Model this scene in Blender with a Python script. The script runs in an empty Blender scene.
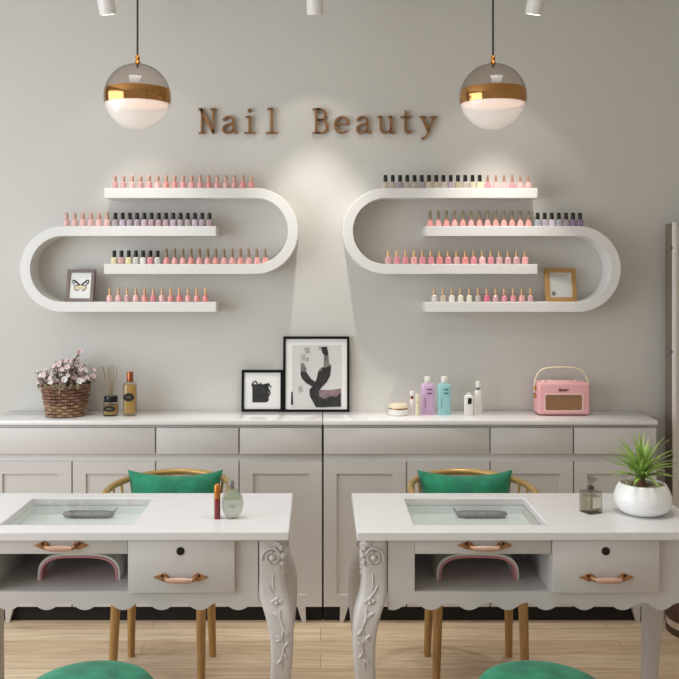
import bpy, bmesh, math, random
from mathutils import Vector, Matrix
R = math.radians
PI = math.pi
random.seed(7)
scene = bpy.context.scene
COL = scene.collection

# ------------------------------------------------------------------ materials
def lin(c):
    out = []
    for v in c:
        v = v / 255.0
        out.append(v / 12.92 if v <= 0.04045 else ((v + 0.055) / 1.055) ** 2.4)
    return (out[0], out[1], out[2], 1.0)

def mat(name, rgb, rough=0.5, metal=0.0, noise=0.0, nscale=20.0, bump=0.0, bscale=60.0, sheen=0.0,
        trans=0.0, ior=1.45, emit=0.0, coat=0.0, spec=0.5, stretch=None):
    m = bpy.data.materials.new(name); m.use_nodes = True
    nt = m.node_tree; b = nt.nodes['Principled BSDF']
    c = lin(rgb)
    b.inputs['Base Color'].default_value = c
    b.inputs['Roughness'].default_value = rough
    b.inputs['Metallic'].default_value = metal
    b.inputs['IOR'].default_value = ior
    b.inputs['Transmission Weight'].default_value = trans
    b.inputs['Sheen Weight'].default_value = sheen
    b.inputs['Coat Weight'].default_value = coat
    b.inputs['Specular IOR Level'].default_value = spec
    if emit:
        b.inputs['Emission Color'].default_value = c
        b.inputs['Emission Strength'].default_value = emit
    tc = mp = None
    if noise or bump:
        tc = nt.nodes.new('ShaderNodeTexCoord'); mp = nt.nodes.new('ShaderNodeMapping')
        nt.links.new(tc.outputs['Object'], mp.inputs['Vector'])
        if stretch: mp.inputs['Scale'].default_value = stretch
    if noise:
        n = nt.nodes.new('ShaderNodeTexNoise'); n.inputs['Scale'].default_value = nscale
        n.inputs['Detail'].default_value = 4
        nt.links.new(mp.outputs['Vector'], n.inputs['Vector'])
        r = nt.nodes.new('ShaderNodeMapRange')
        r.inputs['From Min'].default_value = 0.3; r.inputs['From Max'].default_value = 0.7
        r.inputs['To Min'].default_value = 1 - noise; r.inputs['To Max'].default_value = 1 + noise
        nt.links.new(n.outputs['Fac'], r.inputs['Value'])
        mx = nt.nodes.new('ShaderNodeMix'); mx.data_type = 'RGBA'; mx.blend_type = 'MULTIPLY'
        mx.inputs[0].default_value = 1.0
        mx.inputs[6].default_value = c
        nt.links.new(r.outputs['Result'], mx.inputs[7])
        nt.links.new(mx.outputs[2], b.inputs['Base Color'])
    if bump:
        n2 = nt.nodes.new('ShaderNodeTexNoise'); n2.inputs['Scale'].default_value = bscale
        nt.links.new(mp.outputs['Vector'], n2.inputs['Vector'])
        bp = nt.nodes.new('ShaderNodeBump'); bp.inputs['Strength'].default_value = bump
        bp.inputs['Distance'].default_value = 0.002
        nt.links.new(n2.outputs['Fac'], bp.inputs['Height'])
        nt.links.new(bp.outputs['Normal'], b.inputs['Normal'])
    return m

def thin_glass(name, tint, refl=0.12, diffuse=None, dfac=0.0, emit=0.0, edge=0.3):
    m = bpy.data.materials.new(name); m.use_nodes = True
    nt = m.node_tree; nt.nodes.clear()
    o = nt.nodes.new('ShaderNodeOutputMaterial')
    t = nt.nodes.new('ShaderNodeBsdfTransparent'); t.inputs['Color'].default_value = lin(tint)
    g = nt.nodes.new('ShaderNodeBsdfGlossy'); g.inputs['Roughness'].default_value = 0.03
    lw = nt.nodes.new('ShaderNodeLayerWeight'); lw.inputs['Blend'].default_value = 0.5
    pw = nt.nodes.new('ShaderNodeMath'); pw.operation = 'POWER'; pw.inputs[1].default_value = 3.0
    ma = nt.nodes.new('ShaderNodeMath'); ma.operation = 'MULTIPLY_ADD'; ma.inputs[1].default_value = refl * 3; ma.inputs[2].default_value = 0.03
    mx = nt.nodes.new('ShaderNodeMixShader')
    nt.links.new(lw.outputs['Facing'], pw.inputs[0]); nt.links.new(pw.outputs[0], ma.inputs[0])
    nt.links.new(ma.outputs[0], mx.inputs['Fac'])
    p4 = nt.nodes.new('ShaderNodeMath'); p4.operation = 'POWER'; p4.inputs[1].default_value = 5.0
    nt.links.new(lw.outputs['Facing'], p4.inputs[0])
    tm = nt.nodes.new('ShaderNodeMix'); tm.data_type = 'RGBA'
    tl_ = lin(tint); tm.inputs[6].default_value = tl_; tm.inputs[7].default_value = (tl_[0]*edge, tl_[1]*edge*.95, tl_[2]*edge*.9, 1)
    nt.links.new(p4.outputs[0], tm.inputs[0]); nt.links.new(tm.outputs[2], t.inputs['Color'])
    src = t
    if diffuse:
        d = nt.nodes.new('ShaderNodeBsdfPrincipled'); d.inputs['Base Color'].default_value = lin(diffuse)
        d.inputs['Roughness'].default_value = 0.3
        if emit:
            d.inputs['Emission Color'].default_value = lin(diffuse); d.inputs['Emission Strength'].default_value = emit
        m2 = nt.nodes.new('ShaderNodeMixShader'); m2.inputs['Fac'].default_value = dfac
        nt.links.new(t.outputs[0], m2.inputs[1]); nt.links.new(d.outputs[0], m2.inputs[2]); src = m2
    nt.links.new(src.outputs[0], mx.inputs[1]); nt.links.new(g.outputs[0], mx.inputs[2])
    nt.links.new(mx.outputs[0], o.inputs['Surface'])
    return m

def floor_mat():
    m = bpy.data.materials.new('oak_planks'); m.use_nodes = True
    nt = m.node_tree; b = nt.nodes['Principled BSDF']; N = nt.nodes.new; L = nt.links.new
    tc = N('ShaderNodeTexCoord')
    br = N('ShaderNodeTexBrick')
    br.inputs['Scale'].default_value = 1.0
    br.inputs['Brick Width'].default_value = 1.9; br.inputs['Row Height'].default_value = 0.125
    br.inputs['Mortar Size'].default_value = 0.0015; br.inputs['Bias'].default_value = 0.0
    br.inputs['Color1'].default_value = lin((208, 182, 152)); br.inputs['Color2'].default_value = lin((232, 212, 184))
    br.inputs['Mortar'].default_value = lin((176, 146, 112))
    br.offset = 0.37
    L(tc.outputs['Object'], br.inputs['Vector'])
    mp = N('ShaderNodeMapping'); mp.inputs['Scale'].default_value = (2.0, 28.0, 1.0)
    L(tc.outputs['Object'], mp.inputs['Vector'])
    n = N('ShaderNodeTexNoise'); n.inputs['Scale'].default_value = 2.2; n.inputs['Detail'].default_value = 6
    n.inputs['Distortion'].default_value = 0.6
    L(mp.outputs['Vector'], n.inputs['Vector'])
    cr = N('ShaderNodeValToRGB')
    cr.color_ramp.elements[0].position = 0.3; cr.color_ramp.elements[0].color = (0.70, 0.64, 0.58, 1)
    cr.color_ramp.elements[1].position = 0.66; cr.color_ramp.elements[1].color = (1.06, 1.05, 1.03, 1)
    L(n.outputs['Fac'], cr.inputs['Fac'])
    mx = N('ShaderNodeMix'); mx.data_type = 'RGBA'; mx.blend_type = 'MULTIPLY'; mx.inputs[0].default_value = 0.85
    L(br.outputs['Color'], mx.inputs[6]); L(cr.outputs['Color'], mx.inputs[7])
    L(mx.outputs[2], b.inputs['Base Color'])
    b.inputs['Roughness'].default_value = 0.45
    return m

M = {}
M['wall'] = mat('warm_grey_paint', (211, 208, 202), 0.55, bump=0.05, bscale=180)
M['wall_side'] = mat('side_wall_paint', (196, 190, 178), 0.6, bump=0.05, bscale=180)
M['ceiling'] = mat('ceiling_paint', (222, 219, 212), 0.7, bump=0.04)
M['floor'] = floor_mat()
M['white'] = mat('white_lacquer', (236, 234, 231), 0.35, bump=0.02)
M['cab'] = mat('cabinet_lacquer', (210, 206, 202), 0.4, bump=0.02)
M['cab_top'] = mat('counter_gloss', (238, 236, 235), 0.12, bump=0.01, coat=0.3)
M['table'] = mat('table_paint', (204, 199, 196), 0.4, bump=0.03)
M['table_top'] = mat('table_top_gloss', (226, 224, 224), 0.28, bump=0.01)
M['tray'] = mat('display_tray_white', (226, 233, 231), 0.4, bump=0.02)
M['brass'] = mat('brushed_brass', (186, 128, 62), 0.26, 1.0, bump=0.05, bscale=90)
M['band'] = mat('copper_gold_band', (192, 140, 86), 0.12, 1.0, bump=0.03, bscale=30)
M['letter'] = mat('bronze_letter', (158, 116, 78), 0.38, 0.55, noise=0.15, nscale=30)
M['gold_wood'] = mat('golden_bamboo', (174, 134, 82), 0.38, 0.1, noise=0.18, nscale=12, stretch=(6, 6, 1))
M['gold_rail'] = mat('golden_rail', (196, 160, 98), 0.33, 0.35, noise=0.12, nscale=9)
M['velvet'] = mat('green_velvet', (26, 128, 94), 0.7, sheen=0.14, noise=0.4, nscale=14, bump=0.1, bscale=200)
M['black'] = mat('black_gloss', (20, 19, 20), 0.25, bump=0.01)
M['frame_black'] = mat('black_frame', (9, 9, 10), 0.5, bump=0.02, spec=0.25)
M['paper'] = mat('paper_white', (232, 231, 228), 0.7, bump=0.02)
M['paper_grey'] = mat('paper_grey', (208, 208, 204), 0.7, bump=0.02)
M['ink'] = mat('ink_dark', (48, 46, 46), 0.7, noise=0.35, nscale=40)
M['ink_mid'] = mat('ink_mid', (120, 120, 116), 0.7, noise=0.3, nscale=40)
M['ink_light'] = mat('ink_light', (168, 168, 163), 0.7, noise=0.15, nscale=40)
M['ink_mauve'] = mat('ink_mauve', (130, 110, 112), 0.7, noise=0.3, nscale=30)
M['taupe_frame'] = mat('taupe_frame', (120, 106, 102), 0.45, noise=0.1, nscale=30)
M['oak_frame'] = mat('oak_frame', (176, 136, 84), 0.5, noise=0.2, nscale=30, stretch=(1, 1, 8))
M['cream'] = mat('cream_plastic', (232, 218, 190), 0.4, bump=0.02)
M['offwhite'] = mat('offwhite_plastic', (238, 234, 228), 0.3, bump=0.02)
M['bronze'] = mat('copper_bronze', (172, 124, 88), 0.36, 0.6, noise=0.35, nscale=60)
M['ceramic'] = mat('blush_ceramic', (196, 156, 138), 0.2, noise=0.1, nscale=30, coat=0.4)
M['pink_plastic'] = mat('pink_lining', (214, 142, 150), 0.4, bump=0.02)
M['radio'] = mat('radio_pink', (238, 178, 180), 0.45, noise=0.05, nscale=80, bump=0.05, bscale=300)
M['radio_edge'] = mat('radio_pink_edge', (242, 200, 198), 0.4, bump=0.02)
M['grille'] = mat('grille_brown', (150, 112, 78), 0.6, noise=0.15, nscale=120, bump=0.4, bscale=900)
M['logo'] = mat('logo_wine', (120, 52, 58), 0.4, bump=0.01)
M['purple'] = mat('lilac_bottle', (214, 180, 214), 0.3, bump=0.01)
M['teal'] = mat('aqua_bottle', (158, 207, 209), 0.3, bump=0.01)
M['purple_ink'] = mat('lilac_print', (120, 82, 128), 0.5, bump=0.01)
M['teal_ink'] = mat('aqua_print', (70, 130, 136), 0.5, bump=0.01)
M['smoke'] = thin_glass('smoky_glass', (232, 227, 223), 0.14)
M['opal'] = thin_glass('opal_glass', (250, 249, 247), 0.06, (238, 236, 233), 0.46, 0.28)
M['pane'] = thin_glass('clear_pane', (253, 254, 254), 0.06, edge=1.0)
M['clear'] = mat('clear_glass', (246, 248, 246), 0.02, trans=1.0, noise=0.01)
M['liquid_gold'] = thin_glass('amber_liquid', (240, 212, 140), 0.06, (222, 184, 104), 0.5)
M['liquid_green'] = thin_glass('pale_green_liquid', (246, 249, 244), 0.05, (240, 243, 236), 0.5)
M['heavy_glass'] = thin_glass('heavy_glass', (228, 226, 220), 0.25, edge=0.3)
M['glass_bottle'] = thin_glass('bottle_glass', (244, 244, 240), 0.2)
M['glow'] = mat('lamp_disc', (250, 218, 200), 0.5, emit=0.42, noise=0.02)
M['lens'] = mat('spot_lens', (255, 244, 226), 0.4, emit=6.0, noise=0.01)
M['cable'] = mat('black_cable', (40, 34, 30), 0.5, bump=0.02)
M['label_black'] = mat('label_black', (24, 22, 20), 0.5, bump=0.01)
M['label_line'] = mat('label_line', (170, 150, 110), 0.5, bump=0.01)
M['copper'] = mat('copper_cap', (168, 98, 62), 0.28, 0.8, noise=0.1)
M['reed'] = mat('reed_wood', (158, 140, 112), 0.7, noise=0.15, nscale=50)
M['wicker'] = mat('wicker_brown', (138, 102, 84), 0.6, noise=0.4, nscale=26)
M['wicker_tan'] = mat('wicker_tan', (158, 126, 96), 0.6, noise=0.35, nscale=26)
M['wicker_in'] = mat('wicker_lining', (52, 38, 30), 0.8, noise=0.2)
M['stem'] = mat('dried_stem', (112, 98, 76), 0.7, noise=0.3, nscale=30)
M['leaf_dusty'] = mat('dusty_leaf', (116, 112, 84), 0.6, noise=0.3, nscale=30)
M['blossom_white'] = mat('blossom_white', (250, 245, 243), 0.6, noise=0.05)
M['blossom_pink'] = mat('blossom_pink', (234, 212, 212), 0.6, noise=0.1)
M['blossom_mauve'] = mat('blossom_mauve', (170, 140, 142), 0.6, noise=0.15)
M['leaf'] = mat('spiky_leaf', (146, 176, 88), 0.4, noise=0.35, nscale=30)
M['trunk'] = mat('plant_trunk', (120, 84, 56), 0.8, noise=0.35, nscale=60, bump=0.5)
M['pebble'] = mat('pebbles', (178, 168, 146), 0.6, noise=0.45, nscale=45)
M['pot'] = mat('pot_white', (246, 245, 244), 0.25, bump=0.01)
M['glitter'] = mat('grey_glitter', (132, 130, 130), 0.35, 0.4, noise=0.5, nscale=220, bump=0.6, bscale=400)
M['basket_brown'] = mat('basket_brown', (84, 62, 50), 0.7, noise=0.3, nscale=40, bump=0.4)
M['basket_cream'] = mat('basket_cream', (206, 184, 168), 0.7, noise=0.15, nscale=40, bump=0.4)
M['red_gloss'] = mat('deep_red_gloss', (122, 22, 30), 0.15, noise=0.05, coat=0.5)
M['orange_cap'] = mat('amber_gold_cap', (196, 122, 54), 0.25, 0.55, noise=0.08)
M['lock'] = mat('dark_lock', (44, 38, 36), 0.3, 0.6, noise=0.1)
M['grey_clear'] = mat('grey_translucent', (150, 150, 150), 0.15, trans=0.4, noise=0.1)
M['rack'] = mat('rack_white', (240, 233, 227), 0.45, bump=0.02)
M['under_shade'] = mat('shade_panel_dark', (22, 18, 16), 0.7, noise=0.1)  # near-black colour for the shade under the sideboards
M['butter'] = mat('butterfly_cream', (226, 210, 176), 0.7, noise=0.15, nscale=60)

# ------------------------------------------------------------------ geometry helpers
class G:
    def __init__(s): s.bm = bmesh.new()
    def face(s, vs):
        try: s.bm.faces.new(vs)
        except ValueError: pass
    def box(s, x0, x1, y0, y1, z0, z1, bev=0.0, seg=2):
        b = s.bm
        v = [b.verts.new(p) for p in ((x0,y0,z0),(x1,y0,z0),(x1,y1,z0),(x0,y1,z0),(x0,y0,z1),(x1,y0,z1),(x1,y1,z1),(x0,y1,z1))]
        fs = [b.faces.new([v[i] for i in f]) for f in ((3,2,1,0),(4,5,6,7),(0,1,5,4),(1,2,6,5),(2,3,7,6),(3,0,4,7))]
        if bev:
            es = list({e for f in fs for e in f.edges})
            bmesh.ops.bevel(b, geom=es, offset=bev, segments=seg, affect='EDGES', profile=0.5)
        return s
    def loft(s, rings, cap0=True, cap1=True, closed=False):
        b = s.bm
        V = [[b.verts.new(p) for p in r] for r in rings]
        n = len(V[0])
        pairs = list(zip(V[:-1], V[1:]))
        if closed: pairs.append((V[-1], V[0]))
        for A, B in pairs:
            for i in range(n):
                s.face([A[i], A[(i+1) % n], B[(i+1) % n], B[i]])
        if not closed:
            if cap0: s.face(list(reversed(V[0])))
            if cap1: s.face(V[-1])
        return s
    def lathe(s, prof, seg=24, c=(0,0,0), mx=None, sx=1.0, sy=1.0):
        rings = []
        for r, z in prof:
            r = max(r, 1e-5)
            ring = []
            for k in range(seg):
                a = 2*PI*k/seg
                p = Vector((r*math.cos(a)*sx, r*math.sin(a)*sy, z))
                if mx: p = mx @ p
                ring.append(p + Vector(c))
            rings.append(ring)
        return s.loft(rings)
    def tube(s, pts, r, seg=8, closed=False):
        pts = [Vector(p) for p in pts]; n = len(pts)
        rr = r if isinstance(r, (list, tuple)) else [r]*n
        rings = []; up = None
        for i, p in enumerate(pts):
            if closed: t = pts[(i+1) % n] - pts[i-1]
            else: t = pts[min(i+1, n-1)] - pts[max(i-1, 0)]
            t.normalize()
            if up is None:
                up = Vector((0,0,1)) if abs(t.z) < 0.9 else Vector((1,0,0))
            a = t.cross(up)
            if a.length < 1e-4: a = t.orthogonal()
            a.normalize(); bb = a.cross(t); up = bb.copy() if not closed else up
            rings.append([p + rr[i]*(math.cos(2*PI*k/seg)*a + math.sin(2*PI*k/seg)*bb) for k in range(seg)])
        return s.loft(rings, closed=closed)
    def prism(s, poly, y0, y1):
        b = s.bm                       # polygon in x,z extruded along y
        A = [b.verts.new((x, y0, z)) for x, z in poly]; B = [b.verts.new((x, y1, z)) for x, z in poly]
        n = len(poly)
        fs = [b.faces.new(A), b.faces.new(list(reversed(B)))]
        for i in range(n): s.face([A[(i+1) % n], A[i], B[i], B[(i+1) % n]])
        for f in fs: f.normal_update()
        bmesh.ops.triangulate(b, faces=fs)
        return s
    def prism_z(s, poly, z0, z1):
        b = s.bm
        A = [b.verts.new((x, y, z0)) for x, y in poly]; B = [b.verts.new((x, y, z1)) for x, y in poly]
        n = len(poly)
        b.faces.new(list(reversed(A))); b.faces.new(B)
        for i in range(n): s.face([A[i], A[(i+1) % n], B[(i+1) % n], B[i]])
        return s
    def strip(s, outer, inner, y0, y1, closed=False):
        b = s.bm                       # ribbon between two polylines in x,z, extruded along y
        n = len(outer)
        OF = [b.verts.new((x, y0, z)) for x, z in outer]; OB = [b.verts.new((x, y1, z)) for x, z in outer]
        IF = [b.verts.new((x, y0, z)) for x, z in inner]; IB = [b.verts.new((x, y1, z)) for x, z in inner]
        rng = range(n) if closed else range(n-1)
        for i in rng:
            j = (i+1) % n
            s.face([OF[i], OF[j], IF[j], IF[i]]); s.face([OB[j], OB[i], IB[i], IB[j]])
            s.face([OF[j], OF[i], OB[i], OB[j]]); s.face([IF[i], IF[j], IB[j], IB[i]])
        if not closed:
            s.face([OF[0], IF[0], IB[0], OB[0]]); s.face([IF[-1], OF[-1], OB[-1], IB[-1]])
        return s
    def ball(s, c, r, seg=12, rings=8, sc=(1,1,1)):
        prof = [(r*math.sin(PI*i/rings), -r*math.cos(PI*i/rings)) for i in range(rings+1)]
        mx = Matrix.Diagonal(Vector((sc[0], sc[1], sc[2], 1)))
        return s.lathe(prof, seg, c, mx)
    def xf(s, mx):
        bmesh.ops.transform(s.bm, matrix=mx, verts=s.bm.verts); return s
    def mesh(s, name, angle=40):
        bmesh.ops.remove_doubles(s.bm, verts=s.bm.verts, dist=1e-6)
        bmesh.ops.recalc_face_normals(s.bm, faces=s.bm.faces)
        me = bpy.data.meshes.new(name); s.bm.to_mesh(me); s.bm.free()
        for p in me.polygons: p.use_smooth = True
        me.set_sharp_from_angle(angle=R(angle))
        return me

def link(name, me, m, parent=None, loc=None, rot=None):
    o = bpy.data.objects.new(name, me); COL.objects.link(o)
    if m is not None and not me.materials: me.materials.append(m)
    if parent: o.parent = parent
    if loc: o.location = loc
    if rot: o.rotation_euler = rot
    return o
def part(name, g, m, parent=None, loc=None, rot=None, bevel=0.0, angle=40, label=None):
    o = link(name, g.mesh(name, angle), m, parent, loc, rot)
    if bevel:
        md = o.modifiers.new('bevel', 'BEVEL'); md.width = bevel; md.segments = 2; md.limit_method = 'ANGLE'
        md.angle_limit = R(50)
    if label: o['label'] = label
    return o
def tag(o, label, cat, group=None):
    o['label'] = label; o['category'] = cat
    if group: o['group'] = group
    return o
def thing(name, label, cat, loc=(0,0,0), rotz=0.0, group=None):
    o = bpy.data.objects.new(name, None); COL.objects.link(o)
    o.empty_display_size = 0.05
    o.location = loc; o.rotation_euler = (0, 0, rotz)
    return tag(o, label, cat, group)
def structure(name, g, m):
    o = part(name, g, m); o['kind'] = 'structure'; return o
def copy_tree(o, parent=None):
    c = o.copy(); COL.objects.link(c)
    if parent: c.parent = parent
    for ch in list(o.children): copy_tree(ch, c)
    return c

F = 900.0; CX = 320.5; CY = 268.5; H = 1.5
def PX(px, d): return (px - CX) * d / F
def PZ(py, d): return H - (py - CY) * d / F

WALL_Y = 4.07
# ------------------------------------------------------------------ the room
structure('floor', G().box(-2.6, 2.1, -0.6, 4.2, -0.1, 0), M['floor'])
structure('ceiling', G().box(-2.6, 2.1, -0.6, 4.2, 2.8, 2.9), M['ceiling'])
structure('wall_back', G().box(-2.6, 2.1, WALL_Y, 4.2, 0, 2.8), M['wall'])
structure('shade_strip_back', G().box(-2.6, 2.1, WALL_Y-.018, WALL_Y-.0005, 0.0005, .09), mat('shade_strip_dark', (46, 36, 30), 0.5, noise=0.1))  # added dark strip along the wall foot, painting the shade behind the legs
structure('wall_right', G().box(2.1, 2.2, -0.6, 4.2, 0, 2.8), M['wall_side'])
# left wall with a tall window opening (outside the frame), the daylight comes through it
gl = G()
gl.box(-2.7, -2.6, 3.3, 4.2, 0, 2.8); gl.box(-2.7, -2.6, -0.6, 0.0, 0, 2.8)
gl.box(-2.7, -2.6, 0.0, 3.3, 0, 0.45); gl.box(-2.7, -2.6, 0.0, 3.3, 2.6, 2.8)
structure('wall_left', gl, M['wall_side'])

# ------------------------------------------------------------------ capsule shelves
FD = 3.95
SX = FD / F
def c_shelf(name, cx_px, top_px, end_px, label):
    # C-shaped shelf: two arms joined by a half circle; cx_px arc centre, end_px free ends
    sgn = -1 if end_px > cx_px else 1          # which side the arc bulges to
    cx = PX(cx_px, FD); zt = PZ(top_px, FD); ro = 43 * SX; ri = 33 * SX
    zc = zt - ro; xe = PX(end_px, FD)
    outer = [(xe, zt)]; inner = [(xe, zc + ri)]
    K = 36
    for k in range(K + 1):
        a = PI/2 - PI*k/K
        outer.append((cx + sgn*ro*math.cos(a), zc + ro*math.sin(a)))
        inner.append((cx + sgn*ri*math.cos(a), zc + ri*math.sin(a)))
    outer.append((xe, zc - ro)); inner.append((xe, zc - ri))
    g = G().strip(outer, inner, FD, WALL_Y)
    o = part(name, g, M['white'], bevel=0.0015, angle=30)
    tag(o, label, 'wall shelf', 'white looped wall shelves')
c_shelf('wall_shelf', 255, 188, 104, 'white wall shelf curving round on its right end, left pair, upper piece')
c_shelf('wall_shelf', 63, 226, 216, 'white wall shelf curving round on its left end, holding the butterfly picture')
c_shelf('wall_shelf', 386, 188, 537.5, 'white wall shelf curving round on its left end, right pair, upper piece')
c_shelf('wall_shelf', 578, 226, 426, 'white wall shelf curving round on its right end, holding the oak picture frame')

# ------------------------------------------------------------------ nail polish bottles
def sq_ring(h, z, n=20, p=4.0, d=None):
    d = d or h
    out = []
    for k in range(n):
        a = 2*PI*k/n; c, s_ = math.cos(a), math.sin(a)
        out.append((h*math.copysign(abs(c)**(2/p), c), d*math.copysign(abs(s_)**(2/p), s_), z))
    return out
def bottle_body(kind):
    g = G()
    if kind == 'square':      # squarish body for the tall black caps
        for_ = [(.0118,0),(.0128,.001),(.0130,.004),(.0130,.024),(.0122,.0275),(.0075,.030),(.0068,.033)]
        g.loft([sq_ring(h, z) for h, z in for_])
    elif kind == 'round':
        g.lathe([(.0005,0),(.0118,0),(.0132,.0015),(.0135,.006),(.0135,.023),(.0120,.027),(.0070,.030),(.0062,.032)], 18)
    elif kind == 'drop':
        g.lathe([(.0005,0),(.0128,0),(.0146,.003),(.0148,.007),(.0136,.014),(.0108,.021),(.0078,.027),(.0064,.031)], 18)
    elif kind == 'block':     # wide soft block with a slim gold cap
        g.loft([sq_ring(h, z, p=3.2) for h, z in [(.0130,0),(.0142,.0015),(.0144,.005),(.0144,.024),(.0128,.028),(.007,.031),(.0062,.033)]])
    return g
def bottle_cap(kind):
    g = G()
    if kind == 'black': g.lathe([(.0005,.0305),(.0088,.0305),(.0092,.032),(.0084,.058),(.0078,.060),(.0005,.0605)], 16)
    elif kind == 'rose': g.lathe([(.0005,.031),(.0066,.031),(.0072,.033),(.0088,.042),(.0086,.050),(.0070,.057),(.0040,.0605),(.0005,.061)], 16)
    elif kind == 'taupe': g.lathe([(.0005,.030),(.0074,.030),(.0078,.032),(.0070,.045),(.0058,.066),(.0050,.068),(.0005,.0685)], 16)
    elif kind == 'gold': g.lathe([(.0005,.031),(.0056,.031),(.0062,.033),(.0060,.045),(.0050,.058),(.0042,.060),(.0005,.0605)], 16)
    elif kind == 'slim': g.lathe([(.0005,.030),(.0066,.030),(.0068,.033),(.0056,.046),(.0048,.059),(.0036,.061),(.0005,.0615)], 16)
    return g
CAPM = {'black': mat('cap_black', (28,26,26), 0.25, noise=0.05), 'rose': mat('cap_rose_gold', (206,168,150), 0.4, 0.3, noise=0.06),
        'taupe': mat('cap_taupe_bronze', (146,128,106), 0.4, 0.25, noise=0.06), 'gold': mat('cap_pale_gold', (224,184,138), 0.35, 0.35, noise=0.06),
        'slim': mat('cap_tan', (176,136,110), 0.35, 0.35, noise=0.06)}
POLISH = {'pink': (244,166,166), 'pale pink': (248,190,188), 'salmon pink': (240,148,140), 'coral pink': (236,128,124),
          'rose pink': (226,130,140), 'dusty pink': (214,158,156), 'hot pink': (232,92,122), 'lilac': (186,168,186), 'grey mauve': (160,146,158),
          'dusky mauve': (172,140,152), 'purple': (132,110,150), 'pale lavender': (214,206,222), 'blue grey': (160,164,176),
          'cream': (236,228,206), 'pale yellow': (232,226,164), 'greige': (184,172,158), 'pale grey': (206,204,202), 'white': (240,236,230),
          'olive beige': (176,166,132), 'sand': (198,186,156)}
def soften(c): return tuple(round((v + (w_ - v)*.20)*.95) for v, w_ in zip(c, (240, 224, 226)))
POLISH = {k: soften(v) for k, v in POLISH.items()}
PM = {k: mat('polish_' + k.replace(' ', '_'), v, 0.14, noise=0.03, coat=0.4) for k, v in POLISH.items()}
CAPN = {'black': 'black', 'rose': 'rose-gold', 'taupe': 'tall bronze', 'gold': 'pale gold', 'slim': 'slim tan'}
mesh_cache = {}
def get_mesh(part_, kind, m):
    k = (part_, kind, m.name)
    if k not in mesh_cache:
        me = (bottle_body(kind) if part_ == 'body' else bottle_cap(kind)).mesh('polish_' + part_, 50)
        me.materials.append(m); mesh_cache[k] = me
    return mesh_cache[k]
ORD = ['first','second','third','fourth','fifth','sixth','seventh','eighth','ninth','tenth']
def ordinal(i, n):
    a, b = i, n - 1 - i
    if a == 0: return 'leftmost'
    if b == 0: return 'rightmost'
    return f'{ORD[a]} from left' if a <= b else f'{ORD[b]} from right'
def bottle_row(row, side, z_px, items):
    n = len(items); z = PZ(z_px, FD); Y = 3.983
    for i, (px, kind, cap, colour) in enumerate(items):
        lab = f"{colour} nail polish with {CAPN[cap]} cap, {ordinal(i, n)} in {side} display's {row} row"
        t = thing('nail_polish_bottle', lab, 'nail polish', (PX(px, Y), Y, z), 0, f"nail polish in the {side} display's {row} row")
        me = get_mesh('body', kind, PM[colour]); link('bottle', me, None, t)
        me = get_mesh('cap', cap, CAPM[cap]); link('cap', me, None, t)
def run(a, b, n): return [a + (b - a)*i/(n - 1) for i in range(n)]
bottle_row('top', 'left', 188, [(x, 'round', 'rose', c) for x, c in zip(run(115, 251.3, 17),
    ['dusty pink','dusty pink','pale pink','dusty pink','pink','pale pink','salmon pink','salmon pink','pink','pink','pink','salmon pink','pink','pale pink','pink','salmon pink','salmon pink'])])
bottle_row('second', 'left', 226, [(x, 'round', 'rose', c) for x, c in zip(run(66.7, 107.1, 6), ['pale pink','pale pink','pale pink','pale pink','pale pink','pale pink'])] +
    [(x, 'square', 'black', c) for x, c in zip(run(115.4, 209.5, 14), ['grey mauve','lilac','grey mauve','grey mauve','lilac','dusky mauve','dusky mauve','dusky mauve','lilac','grey mauve','grey mauve','lilac','grey mauve','dusky mauve'])])
bottle_row('third', 'left', 264, [(x, 'square', 'black', c) for x, c in zip(run(114.3, 157.6, 7), ['pale yellow','dusty pink','pale yellow','pale grey','white','rose pink','pale grey'])] +
    [(x, 'drop', 'taupe', 'pink' if i % 3 else 'salmon pink') for i, x in enumerate(run(166.4, 265.2, 13))])
bottle_row('bottom', 'left', 302, [(x, 'round', 'gold', c) for x, c in zip(run(109.7, 205.5, 12),
    ['pale pink','pale pink','dusty pink','pale pink','salmon pink','rose pink','pale pink','salmon pink','coral pink','pink','salmon pink','coral pink'])])
bottle_row('top', 'right', 188, [(x, 'square', 'black', c) for x, c in zip(run(385.5, 479.7, 14),
    ['sand','greige','grey mauve','greige','greige','grey mauve','sand','olive beige','greige','grey mauve','olive beige','greige','sand','pale yellow'])] +
    [(x, 'drop', 'slim', c) for x, c in zip(run(487.9, 528.3, 6), ['rose pink','pink','pink','rose pink','pink','pink'])])
bottle_row('second', 'right', 226, [(x, 'drop', 'taupe', 'pink' if i % 2 else 'salmon pink') for i, x in enumerate(run(430, 528.5, 13))] +
    [(x, 'square', 'black', c) for x, c in zip(run(537.6, 580, 7), ['blue grey','lilac','pale lavender','blue grey','grey mauve','purple','purple'])])
bottle_row('third', 'right', 264, [(x, 'block', 'gold', c) for x, c in zip(run(388.2, 524.9, 17),
    ['dusty pink','rose pink','rose pink','pink','rose pink','rose pink','coral pink','rose pink','dusty pink','coral pink','rose pink','pale pink','rose pink','dusty pink','dusty pink','dusty pink','pink'])])
bottle_row('bottom', 'right', 302, [(x, 'round', 'gold', c) for x, c in zip(run(434.2, 530.5, 12),
    ['pale grey','sand','white','cream','cream','greige','hot pink','dusty pink','rose pink','rose pink','pink','dusty pink'])])

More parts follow.
